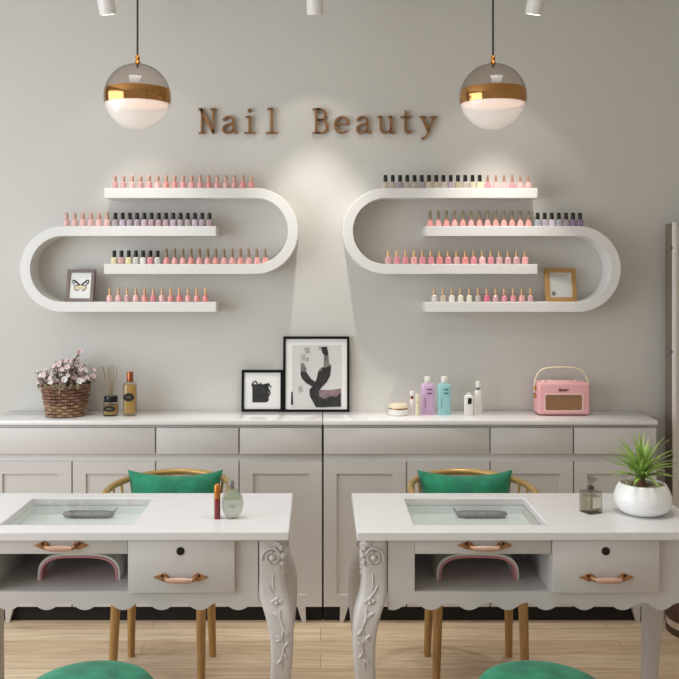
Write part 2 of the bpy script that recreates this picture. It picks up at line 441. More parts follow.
# ------------------------------------------------------------------ small pictures on the shelves
def picture(name, label, w, h, border, fm, loc, lean, yaw, mat_w=0.0, depth=0.02, cat='picture frame', paper='paper', group=None):
    t = thing(name, label, cat, loc, yaw, group)
    t.rotation_euler = (-lean, 0, yaw)
    g = G().strip([(-w/2,0),(w/2,0),(w/2,h),(-w/2,h)], [(-w/2+border,border),(w/2-border,border),(w/2-border,h-border),(-w/2+border,h-border)], 0, depth, closed=True)
    part('frame', g, fm, t, bevel=0.001)
    part('print', G().box(-w/2+border*.9, w/2-border*.9, .006, .010, border*.9, h-border*.9), M[paper], t)
    part('backing', G().box(-w/2+border*.9, w/2-border*.9, .011, depth-.001, border*.9, h-border*.9), M['frame_black'], t)
    return t
s = 3.99 / F
bf = picture('butterfly_picture', 'small taupe framed butterfly picture standing on the left looped shelf', 29*s, 33*s, 3.4*s, M['taupe_frame'],
             (PX(78.8, 3.985), 3.985, PZ(302, FD)), R(10), R(-8), paper='paper')
def wing(pts): return [(x*s, z*s) for x, z in pts]
bc = 16.5
def poly_part(name, polys, m, parent, y0=.0045, y1=.006):
    for p in polys: o = part(name, G().prism(p, y0, y1), m, parent)
    return o
b = 17.3
for sg in (-1, 1):
    poly_part('forewing', [wing([(0, b), (sg*3.0, b+2.6), (sg*6.5, b+5.3), (sg*8.6, b+5.0), (sg*8.8, b+2.0), (sg*6.5, b-.6), (sg*3, b-.6)])], M['ink'], bf, .0050, .006)
    poly_part('wing_patch', [wing([(sg*2.8, b+.2), (sg*5.6, b+2.4), (sg*6.6, b+.8), (sg*5.6, b-.4)]), wing([(sg*6.2, b+3.6), (sg*7.6, b+3.7), (sg*7.9, b+2.2), (sg*7.2, b+1.6)])], M['paper'], bf, .0042, .0048)
    poly_part('hindwing', [wing([(0, b-.3), (sg*6.2, b-.8), (sg*6.6, b-3.2), (sg*5.2, b-5.6), (sg*2.6, b-6.6), (sg*2.0, b-5.6), (0, b-3.4)])], M['ink_mid'], bf, .0050, .006)
    poly_part('wing_patch', [wing([(0, b-.8), (sg*5.3, b-1.3), (sg*5.4, b-3.2), (sg*4.2, b-4.8), (sg*2, b-5), (0, b-3)])], M['butter'], bf, .0042, .0048)
op = picture('certificate_picture', 'small oak framed paper standing on the right looped shelf', 32*s, 34*s, 4.4*s, M['oak_frame'],
             (PX(562, 3.99), 3.99, PZ(302, FD)), R(8), R(6), paper='paper_grey')
poly_part('seal', [wing([(-7.5+2.2*math.cos(a*PI/4), 8.5+2.2*math.sin(a*PI/4)) for a in range(8)])], M['ink_mid'], op)
g = G()
for zz, w_ in ((28, 9), (26.2, 6.5)):
    g.tube([(x*s, .0052, (zz - .9*(1-(x/w_)**2))*s) for x in [-w_ + 2*w_*k/10 for k in range(11)]], .0009, 6)
part('garland_line', g, M['ink_light'], op)

# ------------------------------------------------------------------ wall lettering
LU = 4.05 / F
def L3(px, py): return (PX(px, 4.05), PZ(py, 4.05))
def ribbon(g, pts, w, y0=4.05, y1=4.072):
    n = len(pts); ws = w if isinstance(w, (list, tuple)) else [w]*n
    P = [Vector(p) for p in pts]; O = []; I = []
    for i in range(n):
        t = P[min(i+1, n-1)] - P[max(i-1, 0)]; t.normalize(); nn = Vector((-t.y, t.x)) * ws[i] / 2
        O.append(L3(*(P[i] + nn))); I.append(L3(*(P[i] - nn)))
    g.strip(O, I, y0, y1)
def arc(cx, cy, rx, ry, a0, a1, n=14):
    return [(cx + rx*math.cos(R(a0 + (a1-a0)*k/n)), cy - ry*math.sin(R(a0 + (a1-a0)*k/n))) for k in range(n+1)]
SER = 1.5
LETTERS = {}
def letter(ch, label, strokes):
    g = G()
    for st in strokes: ribbon(g, st[0], st[1])
    tag(part('sign_letter', g, M['letter'], None), label, 'sign letter', 'bronze letters of the wall sign')
letter('N', 'bronze capital N, first letter of the wall sign', [
    ([(201.6,109),(201.6,132.6)], 1.8), ([(213,108.5),(213,133)], 1.8), ([(200.6,108.6),(213.4,132.8)], 2.9),
    ([(198.2,108.9),(203,108.9)], SER), ([(198.4,132.8),(205,132.8)], SER), ([(209.6,108.9),(216.4,108.9)], SER)])
def letter_a(dx, label):
    T = lambda p: [(x+dx, y) for x, y in p]
    letter('a', label, [
        (T([(223.6,120.4),(224.3,118.2),(226.4,116.7),(229.3,116.3),(231.8,117.2),(233.0,119.2),(233.2,122),(233.2,129),(233.8,131.6),(235.4,132.6),(237.4,131.4)]), [2.8,2.2,1.7,1.6,2.0,2.5,2.6,2.6,2.3,1.8,1.2]),
        (T([(233,122.8),(228.5,124.0),(225,125.4),(223,127.8),(223.2,130.6),(225.2,132.6),(228.2,132.6),(231,131.2),(233,129)]), [1.4,1.5,1.9,2.5,2.5,2.0,1.7,1.5,1.3])])
letter_a(0, 'bronze lower-case a just after the capital N on the wall')
letter('i', 'bronze lower-case i with round dot on the wall', [
    ([(249.6,116.6),(249.6,132.8)], 2.6), ([(245.4,116.6),(250.6,116.6)], SER), ([(244,132.8),(255.2,132.8)], SER),
    (arc(249.4,110.3,.9,.9,0,360,12), 1.9)])
letter('l', 'bronze lower-case l, fourth letter of the wall sign', [
    ([(271.6,108),(271.6,132.8)], 2.6), ([(267.2,108.6),(272.4,108.6)], SER), ([(265.8,132.8),(277.4,132.8)], SER)])
letter('B', 'bronze capital B starting the second word on the wall', [
    ([(316.2,108.6),(316.2,132.8)], 2.6), ([(312.4,108.8),(320,108.8)], SER), ([(312.4,132.8),(320,132.8)], SER),
    ([(317,108.8)] + arc(320.6,114.2,5.0,5.4,90,-90) + [(317,119.6)], [1.5]+[1.5,1.6,1.7,1.9,2.2,2.5,2.7,2.8,2.7,2.5,2.2,1.9,1.7,1.6,1.5]+[1.5]),
    ([(317,119.8)] + arc(321.2,126.3,6.0,6.5,90,-90) + [(317,132.8)], [1.5]+[1.5,1.6,1.7,1.9,2.3,2.6,2.8,2.9,2.8,2.6,2.3,1.9,1.7,1.6,1.5]+[1.5])])
letter('e', 'bronze lower-case e right after the capital B', [
    ([(335.4,123.9),(348.4,123.9)], 1.4),
    (arc(342,124.6,6.8,8.0,4,320,24), [1.6,2.2,2.5,2.3,1.9,1.6,1.5,1.5,1.7,2.0,2.3,2.6,2.7,2.8,2.7,2.6,2.4,2.1,1.8,1.7,1.6,1.6,1.5,1.4,1.2])])
letter_a(134.2, 'bronze lower-case a between the e and the u')
letter('u', 'bronze lower-case u on the wall, before the t', [
    ([(381.0,116.4),(381.0,128.2),(382.0,131.2),(384.4,132.6),(387.4,132.2),(389.8,130.6),(391.2,128)], [2.6,2.6,2.4,1.9,1.6,1.5,1.3]),
    ([(391.4,116.2),(391.4,132.8)], 2.6), ([(377.6,116.6),(382,116.6)], SER), ([(387.8,116.6),(392.4,116.6)], SER), ([(391,132.6),(395,132.6)], SER)])
letter('t', 'bronze lower-case t, second last letter of the sign', [
    ([(405.6,110.2),(405.6,128.8),(406.4,131.6),(408.4,132.8),(410.6,132.0),(412.2,130.2)], [1.8,2.6,2.5,1.9,1.5,1.1]),
    ([(400.8,116.8),(411.4,116.8)], SER)])
letter('y', 'bronze lower-case y ending the wall sign', [
    ([(422.8,117),(428.9,131.4)], 2.7), ([(434.2,117),(428.6,131.4),(426.6,135.8),(424.4,138.0),(421.8,138.2)], [1.6,1.7,1.8,2.0,2.4]),
    ([(420,116.7),(426.4,116.7)], SER), ([(430.8,116.7),(437,116.7)], SER)])

# ------------------------------------------------------------------ pendant lamps
def pendant(px, label):
    D = 2.9; k = D / F; r = 33*k
    x = PX(px, D); z = PZ(96.8, D)
    t = thing('pendant_lamp', label, 'pendant lamp', (x, D, z), 0, 'glass globe pendants')
    part('cord', G().tube([(0,0,r-.012),(0,0,2.79-z)], .0032, 8), M['cable'], t)
    part('ceiling_rose', G().lathe([(.001,2.775-z),(.05,2.775-z),(.052,2.78-z),(.052,2.8-z),(.001,2.8-z)], 24), M['brass'], t)
    part('collar', G().lathe([(.0005,r-.004),(.009,r-.004),(.0095,r+.004),(.0065,r+.008),(.0065,r+.016),(.008,r+.018),(.006,r+.026),(.0005,r+.027)], 16), M['brass'], t)
    zb0, zb1 = -.0235, .0225
    def cap_prof(z0, z1, rr, n=16):
        return [(math.sqrt(max(rr*rr - zz*zz, 0)), zz) for zz in [z0 + (z1 - z0)*i/n for i in range(n+1)]]
    def shell(prof, seg=40):
        g = G(); rings = []
        for rr, zz in prof: rings.append([(max(rr,1e-4)*math.cos(2*PI*q/seg), max(rr,1e-4)*math.sin(2*PI*q/seg), zz) for q in range(seg)])
        g.loft(rings, cap0=False, cap1=False); return g
    # parametrise hemispheres by angle for smooth poles
    up = [(r*math.cos(a), r*math.sin(a)) for a in [math.asin(zb1/r) + (PI/2 - math.asin(zb1/r))*i/16 for i in range(17)]]
    lo = [(r*math.cos(a), r*math.sin(a)) for a in [-PI/2 + (PI/2 + math.asin(zb0/r))*i/16 for i in range(17)]]
    part('glass_dome', shell(up), M['smoke'], t, angle=80)
    part('opal_bowl', shell(lo), M['opal'], t, angle=80)
    band_out = [(r*1.012*math.cos(a), r*1.012*math.sin(a)) for a in [math.asin(zb0/r) + (math.asin(zb1/r)-math.asin(zb0/r))*i/8 for i in range(9)]]
    band_in = [(p[0]-.006, p[1]) for p in reversed(band_out)]
    gb = G(); rings = []
    for rr, zz in band_out + band_in: rings.append([(rr*math.cos(2*PI*q/40), rr*math.sin(2*PI*q/40), zz) for q in range(40)])
    gb.loft(rings, closed=True)
    part('metal_band', gb, M['band'], t, angle=50)
    part('light_disc', G().lathe([(.0005,zb0-.002),(r-.008,zb0-.002),(r-.007,zb0+.003),(.0005,zb0+.003)], 40), M['glow'], t)
    return t
pendant(137.5, 'glass globe pendant with copper band hanging left of the lettering')
pendant(493.0, 'glass globe pendant with copper band hanging right of the lettering')

# ------------------------------------------------------------------ spot lamps on a ceiling track
SPY = 3.66
tag(part('ceiling_track', G().box(-1.3, 1.3, SPY-.02, SPY+.02, 2.775, 2.8, .002), M['white']), 'white ceiling track above the frame carrying three spot lamps', 'light track')
def spot(px, label, lean_x, tilt, core, wide, size, colour=(1, .96, .90)):
    x = PX(px, SPY); r = .0345
    t = thing('spot_lamp', label, 'spot lamp', (x, SPY, 2.644), 0, 'white spot lamps on the track')
    rot = Matrix.Rotation(lean_x, 4, 'Y') @ Matrix.Rotation(tilt, 4, 'X')
    g = G().lathe([(.0005,.07),(.024,.07),(r,.062),(r,-.10),(r-.003,-.108),(r-.006,-.108),(r-.006,-.095),(.0005,-.095)], 28).xf(rot)
    part('housing', g, M['white'], t)
    part('arm', G().tube([(0,0,.05),(0,0,.115)], .009, 10), M['white'], t)
    part('lens', G().lathe([(.0005,-.0945),(r-.0065,-.0945),(r-.0065,-.0985),(.0005,-.0985)], 24).xf(rot), M['lens'], t)
    d = rot @ Vector((0, 0, -1))
    for nm, en, sz, bl_, extra in (('spot_core', core, R(52), 1.0, R(-2)), ('spot_wide', wide, size, 0.35, 0)):
        ld = bpy.data.lights.new(nm, 'SPOT'); ld.energy = en; ld.spot_size = sz; ld.spot_blend = bl_
        ld.shadow_soft_size = 0.02; ld.color = colour
        lo = bpy.data.objects.new(nm, ld); COL.objects.link(lo)
        lo.location = Vector((x, SPY, 2.644)) + d * 0.112
        lo.rotation_euler = (Matrix.Rotation(extra, 3, 'X') @ d).to_track_quat('-Z', 'Y').to_euler()
    return t
spot(104, 'white spot lamp on the ceiling beside the left pendant', R(-6), R(14), 24, 1.0, R(100))
spot(315, 'white spot lamp on the ceiling above the lettering', 0, R(16), 38, 2.3, R(84))
spot(538.5, 'white spot lamp on the ceiling beside the right pendant', R(8), R(14), 50, 2.0, R(84))

# ------------------------------------------------------------------ sideboards
CF = 3.80
def shaker(g, x0, x1, z0, z1, y, th, rail, rec):
    g.box(x0, x0+rail, y, y+th, z0, z1); g.box(x1-rail, x1, y, y+th, z0, z1)
    g.box(x0+rail, x1-rail, y, y+th, z1-rail*.95, z1); g.box(x0+rail, x1-rail, y, y+th, z0, z0+rail*.9)
    g.box(x0+rail, x1-rail, y+rec, y+th, z0+rail*.9, z1-rail*.95)
def sideboard(x0, label):
    W = 1.4145; D = WALL_Y - CF
    t = thing('sideboard', label, 'sideboard', (x0, CF, 0), 0, 'grey-white sideboards against the wall')
    P = lambda py: PZ(py, 3.81)
    part('countertop', G().box(.0008, W-.0008, 0, D-.001, .8395, .858, .002), M['cab_top'], t)
    part('cabinet_body', G().box(.003, W-.003, .03, D-.002, .066, .8385, .001), M['cab'], t)
    u = W / 4
    for a, b in ((0, 2), (2, 3), (3, 4)):
        part('drawer', G().box(a*u+.0035, b*u-.0035, .010, .0295, P(454), P(428), .0012), M['cab'], t)
    for k in range(4):
        g = G(); shaker(g, k*u+.003, (k+1)*u-.003, .068, P(461.5), .010, .0195, .055, .009)
        part('door', g, M['cab'], t)
    part('shade_panel', G().box(.004, W-.004, .038, .050, .0005, .0655), M['under_shade'], t, label='dark panel added as shade beneath the cabinet')  # added dark panel behind the legs, stands in for shade under the cabinet
    for lx, ly in ((.085, .020), (W-.085, .020), (.085, D-.05), (W-.085, D-.05)):
        sx = 1 if lx < W/2 else -1
        rings = []
        for z, h, off in ((0, .008, -.006), (.066, .0165, .004)):
            cx = lx + sx*off
            rings.append([(cx-h, ly-h, z), (cx+h, ly-h, z), (cx+h, ly+h, z), (cx-h, ly+h, z)])
        part('leg', G().loft(rings), M['cab'], t)
    return t
sideboard(-1.4055, 'left grey-white sideboard with the flower basket on top')
sideboard(.0105, 'right grey-white sideboard with the pink radio on top')

CT = .858
def base_y(py): return (H - CT) * F / (py - CY)

# ------------------------------------------------------------------ flower basket
BX, BY = PX(65.5, 3.93), 3.935
t = thing('wicker_basket', 'round brown wicker basket filled with flowers on left sideboard', 'basket', (BX, BY, CT))
def br(z): return .076 + .023 * (z / .135)
rows = 10
def weave_ring(k, rows_):
    z = .008 + .120 * k / (rows_ - 1); n = 11
    return [((br(z) + .0055*math.sin(n*a + (k % 2)*PI)) * math.cos(a), (br(z) + .0055*math.sin(n*a + (k % 2)*PI)) * math.sin(a), z + .0015*math.sin(3*a + k)) for a in [2*PI*q/104 for q in range(104)]]
for nm, ks, mm in (('lower_weave', range(0, 4), 'wicker_tan'), ('upper_weave', range(4, rows), 'wicker')):
    g = G()
    for k in ks: g.tube(weave_ring(k, rows), .0060, 6, closed=True)
    part(nm, g, M[mm], t, angle=70)
g = G()
for q in range(22):
    a = 2*PI*(q+.5)/22
    g.tube([((br(z)) * math.cos(a), (br(z)) * math.sin(a), z) for z in (.002, .05, .10, .136)], .0034, 6)
part('stakes', g, M['wicker'], t)
part('rim', G().tube([((.101)*math.cos(2*PI*q/48), (.101)*math.sin(2*PI*q/48), .135 + .002*math.sin(12*2*PI*q/48)) for q in range(48)], .0065, 7, closed=True), M['wicker'], t)
part('lining', G().lathe([(.0005,.003),(.069,.003),(.091,.128),(.087,.128),(.065,.010),(.0005,.010)], 32), M['wicker_in'], t)
part('bow', G().tube([(-.012,-.116,.128),(-.02,-.119,.14),(-.006,-.119,.148),(0,-.118,.132),(.012,-.119,.148),(.022,-.119,.138),(.006,-.116,.126),(.004,-.116,.108)], .0032, 6), M['reed'], t)
# the flowers standing in it
t = thing('flower_bunch', 'bunch of small pink and white blossoms standing in the wicker basket', 'flowers', (BX, BY, CT + .012))
tips = []
g = G(); gleaf = G(); gbud = G()
rnd = random.Random(11)
def one_leaf(p, d, wd):
    n_ = d.cross(Vector((0,0,1)))
    n_ = (n_.normalized() if n_.length > 1e-5 else Vector((1,0,0))) * wd
    vs = [gleaf.bm.verts.new(v) for v in (p, p + d*.45 + n_, p + d, p + d*.45 - n_)]
    gleaf.face(vs)
for q in range(98):
    a = rnd.uniform(0, 2*PI); rr = math.sqrt(rnd.random())
    ex, ey = .124*rr*math.cos(a), .092*rr*math.sin(a)
    top = .150 + .080*(1 - rr*rr)
    ez = rnd.uniform(.132, top) if q % 2 else top + rnd.uniform(-.015, .014)
    if ey > .085: ey = .085
    if q < 4: ex, ey, ez = [(.062, 0, .268), (-.118, -.03, .178), (.128, -.02, .188), (.050, .01, .258)][q]
    if 4 <= q < 12: ex, ey, ez = -.09 + .025*(q-4), -.095, .138 + .012*((q*7) % 4)
    bx, by = .05*rr*math.cos(a), .05*rr*math.sin(a)
    mid = (bx + (ex-bx)*.45, by + (ey-by)*.35, max(ez*.62, .09))
    g.tube([(bx, by, .0), mid, (ex, ey, ez)], .0011, 5)
    tips.append((ex, ey, ez))
    for w in range(3):      # side twigs with buds and leaves
        f = rnd.uniform(.35, .95); p = Vector(mid) + (Vector((ex, ey, ez)) - Vector(mid))*f
        d = Vector((rnd.uniform(-1,1), rnd.uniform(-1,.8), rnd.uniform(-.1,1))).normalized()
        e = p + d*rnd.uniform(.012, .026)
        if e.y > .1: e.y = .1
        if e.z < .12: continue
        g.tube([p, e], .0008, 4); gbud.ball(e, rnd.uniform(.0022, .0042), 6, 4)
        dl = Vector((rnd.uniform(-1,1), rnd.uniform(-1,.6), rnd.uniform(-.3,.7))).normalized()
        one_leaf(p, dl*rnd.uniform(.018,.03), .0055)
for q in range(7):      # leaves trailing over the front rim
    x = -.085 + .028*q
    vs = [gleaf.bm.verts.new(v) for v in ((x,-.09,.135),(x+.008,-.112,.142),(x+.004+.01*math.sin(q),-.122,.112),(x-.006,-.115,.138))]
    gleaf.face(vs)
part('stems', g, M['stem'], t)
part('buds', gbud, M['blossom_mauve'], t)['kind'] = 'stuff'
lo_ = part('leaves', gleaf, M['leaf_dusty'], t)
md = lo_.modifiers.new('thick', 'SOLIDIFY'); md.thickness = .0006
def blossom_mesh(m, seed, size):
    r2 = random.Random(seed); g = G()
    for k in range(5):
        a = 2*PI*k/5 + r2.uniform(-.2, .2)
        mx = Matrix.Rotation(a, 4, 'Z') @ Matrix.Translation((size*.62, 0, size*.18)) @ Matrix.Rotation(-.5, 4, 'Y')
        g.lathe([(size*.55*math.sin(PI*i/5), -size*.16*math.cos(PI*i/5)) for i in range(6)], 8, mx=mx)
    g.ball((0,0,size*.1), size*.26, 8, 5)
    me = g.mesh('blossom', 60); me.materials.append(m); return me
bl = [blossom_mesh(M[m], i, sz) for i, (m, sz) in enumerate([('blossom_white', .0135), ('blossom_pink', .0105), ('blossom_white', .0105), ('blossom_mauve', .008), ('blossom_pink', .0125), ('blossom_pink', .009)])]
for i, (x, y, z) in enumerate(tips[:98]):
    o = link('blossom', bl[rnd.choice([0,1,1,2,3,3,4,5,5])], None, t, (x, y, z))
    d = Vector((x*3, y*3 - .25, .2 + rnd.uniform(-.15, .2)))
    o.rotation_euler = d.to_track_quat('Z', 'Y').to_euler()

# ------------------------------------------------------------------ reed diffuser and room spray
Y = 3.935; k = Y / F
t = thing('reed_diffuser', 'reed diffuser bottle with black collar beside the wicker basket', 'reed diffuser', (PX(111, Y), Y, CT))
r = 7.2*k
part('glass_bottle', G().loft([sq_ring(h, z, 28, 3.0) for h, z in ((r*.96,0),(r,.003),(r,.058),(r*.9,.064))]), M['glass_bottle'], t, angle=60)
part('oil', G().loft([sq_ring(h, z, 28, 3.0) for h, z in ((r*.86,.006),(r*.9,.009),(r*.9,.046))]), M['liquid_gold'], t)
part('collar', G().lathe([(.006,.060),(r*.86,.060),(r*.93,.063),(r*.93,.082),(r*.88,.085),(.009,.085),(.006,.080)], 28), M['black'], t)
def oval_label(rx, rz, zc, y0, nm, parent, m):
    return part(nm, G().prism([(rx*math.cos(2*PI*q/24), zc + rz*math.sin(2*PI*q/24)) for q in range(24)], y0, y0 + .0022), m, parent)
lb = oval_label(r*.84, 3.0*k, .033, -r - .0016, 'label', t, M['label_black'])
g = G(); g.box(-r*.45, r*.4, -r-.0021, -r-.0012, .0335, .0348); g.box(-r*.28, r*.26, -r-.0021, -r-.0012, .0300, .0310)
part('label_print', g, M['label_line'], lb)
for dx, dy, zt in ((-8.2, .01, 29), (-6.2, -.012, 29), (-1.6, .0, 31), (1.4, -.01, 31.2), (1.9, .016, 30.6), (5.6, .006, 29.4), (-3.6, .02, 28)):
    top = Vector((dx*k*1.1, dy, .085 + zt*k)); bot = Vector((-dx*k*.25, -dy*.3, .012))
    part('reed', G().tube([bot, top], .0018, 6), M['reed'], t)
t = thing('room_spray_bottle', 'tall gold oil bottle with copper cap right of the reed diffuser', 'oil bottle', (PX(130, Y), Y, CT))
r = 6.4*k
part('glass_bottle', G().loft([sq_ring(h, z, 28, 3.4) for h, z in ((r*.97,0),(r,.002),(r,.132),(r*.93,.140),(r*.5,.147),(r*.48,.150))]), M['glass_bottle'], t, angle=60)
part('oil', G().loft([sq_ring(h, z, 28, 3.4) for h, z in ((r*.84,.010),(r*.9,.012),(r*.9,.128),(r*.84,.134))]), M['liquid_gold'], t)
part('cap', G().lathe([(.0005,.147),(r*.50,.147),(r*.52,.150),(r*.52,.188),(r*.46,.191),(.0005,.191)], 20), M['copper'], t)
lb = oval_label(r*.86, 4.1*k, .083, -r - .0016, 'label', t, M['label_black'])
g = G(); g.box(-r*.42, r*.42, -r-.0021, -r-.0012, .0845, .0858); g.box(-r*.25, r*.25, -r-.0021, -r-.0012, .0795, .0805)
part('label_print', g, M['label_line'], lb)

# ------------------------------------------------------------------ framed prints on the counter
k = 4.035 / F
t = picture('framed_print', 'small black framed print of a dark bag beside the larger frame', 41.6*k, 41.6*k, 2.6*k, M['frame_black'], (PX(262.2, 4.035), 4.032, CT), R(3), 0, depth=.02)
def zz(poly, x0=262.2, y0=410.6): return [((x - x0)*k, (y0 - y)*k) for x, y in poly]
poly_part('mount', [zz([(246,374.5),(278,374.5),(278,406),(246,406)])], M['paper'], t, .0052, .006)
poly_part('bag_shape', [zz([(252.2,401.4),(266.5,401.4),(268.6,399.5),(268.6,385),(269,383.4),(251.6,383.2),(252.2,388)])], M['ink'], t, .0044, .0052)
g = G()
for pl in ([(251.5,384.5),(253.2,381.2),(255.4,380),(257,382.4),(258.6,384.2)], [(258.6,384.4),(260.6,382.2),(262,384)], [(264,383.6),(268.5,382.6),(270.8,386.4)], [(268.4,395),(270,392),(268.6,388)]):
    g.tube([(x, .0048, z) for x, z in zz(pl)], .0032, 6)
part('bag_strap', g, M['ink'], t)
t = picture('framed_print', 'large black framed grey cactus print leaning on the wall', 66.4*k, 75.2*k, 2.5*k, M['frame_black'], (PX(316.3, 4.035), 4.026, CT), R(3), 0, depth=.022)
def z2(poly): return zz(poly, 316.3, 410.6)
poly_part('print_area', [z2([(292,344),(341.5,344),(341.5,406.5),(292,406.5)])], M['paper_grey'], t, .0052, .006)
poly_part('cactus_shape', [z2([(309.4,389),(309.8,395),(316,406),(326,406),(330,400),(322,394),(320,390),(320.8,387),(326.8,381),(330.4,374),(331.2,364),(327.6,363.6),(322,366.6),(318.2,370),(316.6,378),(314.4,382),(313.8,385),(310.4,387)]),
                           z2([(300.8,362),(303.4,363.4),(306,370.6),(311,377.8),(315,380.4),(314,386.6),(306,381.8),(302,377.4),(300.6,374)])], M['ink'], t, .0040, .0050)
poly_part('cactus_tip', [z2([(320.8,346),(327,345.6),(328.4,353),(325.6,355.4),(322.4,352)]), z2([(316.4,406),(341,405.4),(340.6,391.6),(336,396),(330,394.6),(325,398)])], M['ink'], t, .0037, .0050)
poly_part('cactus_grey', [z2([(324,354),(328.4,353),(329,362),(331.4,364.4),(323.6,367)]), z2([(300.6,362),(303.6,362),(306.6,368),(305,371),(300.8,370)]), z2([(318.6,369),(321.6,366),(321.8,369),(319,371)])], M['ink_mid'], t, .0039, .0050)
poly_part('cactus_pale', [z2([(304.6,346.4),(309.6,346.4),(310,352),(305,352)]), z2([(300.8,353.4),(304.8,353),(305.4,359.4),(301,360)]), z2([(305.6,356.4),(309,356),(309,360),(306,360.6)]), z2([(318.6,345.6),(320.6,345.6),(320.4,349),(318.8,348.6)]), z2([(298,386),(302,384.4),(303,390),(299,392)])], M['ink_light'], t, .0040, .0050)
poly_part('bench_shape', [z2([(319,388.6),(330,389),(341,387.4),(341,396),(334,397.6),(326,398.6),(319,395)])], M['ink_mauve'], t, .0038, .0050)
poly_part('bottle_shape', [z2([(291.2,390.6),(292.6,390.6),(293.2,403.4),(290.8,403.4)])], M['ink'], t, .0038, .0050)

# ------------------------------------------------------------------ cosmetics on the counter
Y = 3.945; k = Y / F
def loc(px, y=Y): return (PX(px, y), y, CT)
t = thing('cream_jar', 'low white cream jar with gold-rimmed cream lid on right sideboard', 'jar', loc(398.2))
r = 9.6*k
part('jar', G().lathe([(.0005,0),(r*.9,0),(r,.004),(r,.026),(r*.96,.029),(.0005,.029)], 28), M['offwhite'], t)
part('lid', G().lathe([(.0005,.0295),(r*.97,.0295),(r,.032),(r*.99,.040),(r*.88,.048),(.0005,.050)], 28), M['cream'], t, label='cream lid')
part('lid_band', G().lathe([(r*.97,.0285),(r*1.015,.029),(r*1.015,.033),(r*.97,.0335)], 28), M['cap_gold' if 'cap_gold' in M else 'brass'], t)
t = thing('serum_bottle', 'slim white serum bottle with tan cap next to the cream jar', 'cosmetic bottle', loc(412.0, 3.965))
part('bottle', G().lathe([(.0005,0),(.0095,0),(.0105,.002),(.0105,.062),(.009,.067),(.0005,.067)], 20), M['offwhite'], t)
part('pump', G().lathe([(.0005,.0675),(.006,.0675),(.006,.082),(.0005,.082)], 14), M['copper'], t)
part('cap', G().lathe([(.0005,.0825),(.0085,.0825),(.0085,.100),(.007,.103),(.0005,.103)], 18), M['offwhite'], t)
t = thing('lotion_tube', 'slim cream coloured lotion bottle standing against the lilac bottle', 'cosmetic bottle', loc(417.6, 3.92))
part('bottle', G().lathe([(.0005,0),(.0095,0),(.0102,.002),(.0102,.060),(.0005,.061)], 20), M['cream'], t)
part('cap', G().lathe([(.0005,.0615),(.0098,.0615),(.0098,.092),(.0085,.094),(.0005,.094)], 20), M['cream'], t)
def lotion(px, colour, ink, label):
    t = thing('lotion_bottle', label, 'lotion bottle', loc(px, 3.96))
    w, d = 6.7*k, .017
    prof = [(w*.97,d*.95,0),(w,d,.003),(w,d,.118),(w*.97,d*.97,.126),(w*.82,d*.85,.134),(w*.5,d*.66,.139),(w*.48,d*.6,.142)]
    part('bottle', G().loft([sq_ring(a, z, 28, 3.0, b) for a, b, z in prof]), M[colour], t, angle=50)
    part('cap', G().lathe([(.0005,.1395),(.0135,.1395),(.0142,.141),(.0142,.164),(.013,.167),(.0005,.167)], 22), M['offwhite'], t)
    g = G()
    for x0, x1, z0, z1 in ((-.004,.016,.109,.115),(-.004,.016,.092,.098),(.004,.012,.013,.016),(-.014,-.012,.03,.075)): g.box(x0, x1, -d-.0008, -d+.002, z0, z1)
    part('label_print', g, M[ink], t)
lotion(427.6, 'purple', 'purple_ink', 'lilac lotion bottle with white cap on right sideboard')
lotion(444.2, 'teal', 'teal_ink', 'aqua blue lotion bottle with white cap on right sideboard')
t = thing('nail_treatment_bottle', 'short white bottle with black square on its front', 'cosmetic bottle', loc(468.8, 3.93))
part('bottle', G().loft([sq_ring(a, z, 24, 4.0, b) for a, b, z in ((.019,.014,0),(.020,.015,.002),(.020,.015,.082),(.018,.0135,.088),(.010,.009,.091))]), M['offwhite'], t, angle=50)
part('cap', G().lathe([(.0005,.0912),(.010,.0912),(.010,.099),(.0005,.100)], 18), M['offwhite'], t)
part('label', G().prism([(-.007,.052),(.009,.052),(.0105,.078),(-.0055,.078)], -.0162, -.014), M['black'], t, label='black square label')
t = thing('spray_bottle', 'tall white spray bottle with grey cap behind the short bottle', 'cosmetic bottle', loc(478.0, 3.975))
part('bottle', G().lathe([(.0005,0),(.0150,0),(.0162,.003),(.0162,.098),(.0135,.104),(.008,.106),(.0005,.106)], 22), M['offwhite'], t)
part('collar', G().lathe([(.0005,.1065),(.0085,.1065),(.0085,.117),(.0005,.117)], 16), M['grey_clear'], t)
part('nozzle', G().lathe([(.0005,.1175),(.0105,.1175),(.0105,.140),(.009,.144),(.0005,.145)], 18), M['offwhite'], t)

# ------------------------------------------------------------------ pink radio
RY = 3.922; k = RY / F
rx0, rx1 = PX(538.8, RY), PX(590.2, RY); W = rx1 - rx0; HH = .143; DD = .105
t = thing('radio', 'pink retro radio with cream carry handle on right sideboard', 'radio', (rx0 + W/2, RY, CT))
part('case', G().box(-W/2, W/2, 0, DD, .004, HH, .010, 4), M['radio'], t)
part('foot_bar', G().box(-W/2+.012, W/2-.012, .012, DD-.012, 0, .006), M['logo'], t)
def rrect(x0, x1, z0, z1, r, n=5):
    out = []
    for cx, cz, a0 in ((x1-r, z1-r, 0), (x0+r, z1-r, 90), (x0+r, z0+r, 180), (x1-r, z0+r, 270)):
        for i in range(n+1):
            a = R(a0 + 90*i/n); out.append((cx + r*math.cos(a), cz + r*math.sin(a)))
    return out
gx0, gx1, gz0, gz1 = -W/2 + 6.6*k, W/2 - 8.2*k, 5.6*k, 21*k
part('grille_border', G().strip(rrect(gx0-.007, gx1+.007, gz0-.007, gz1+.007, .014), rrect(gx0, gx1, gz0, gz1, .009), -.003, .004, closed=True), M['radio_edge'], t)
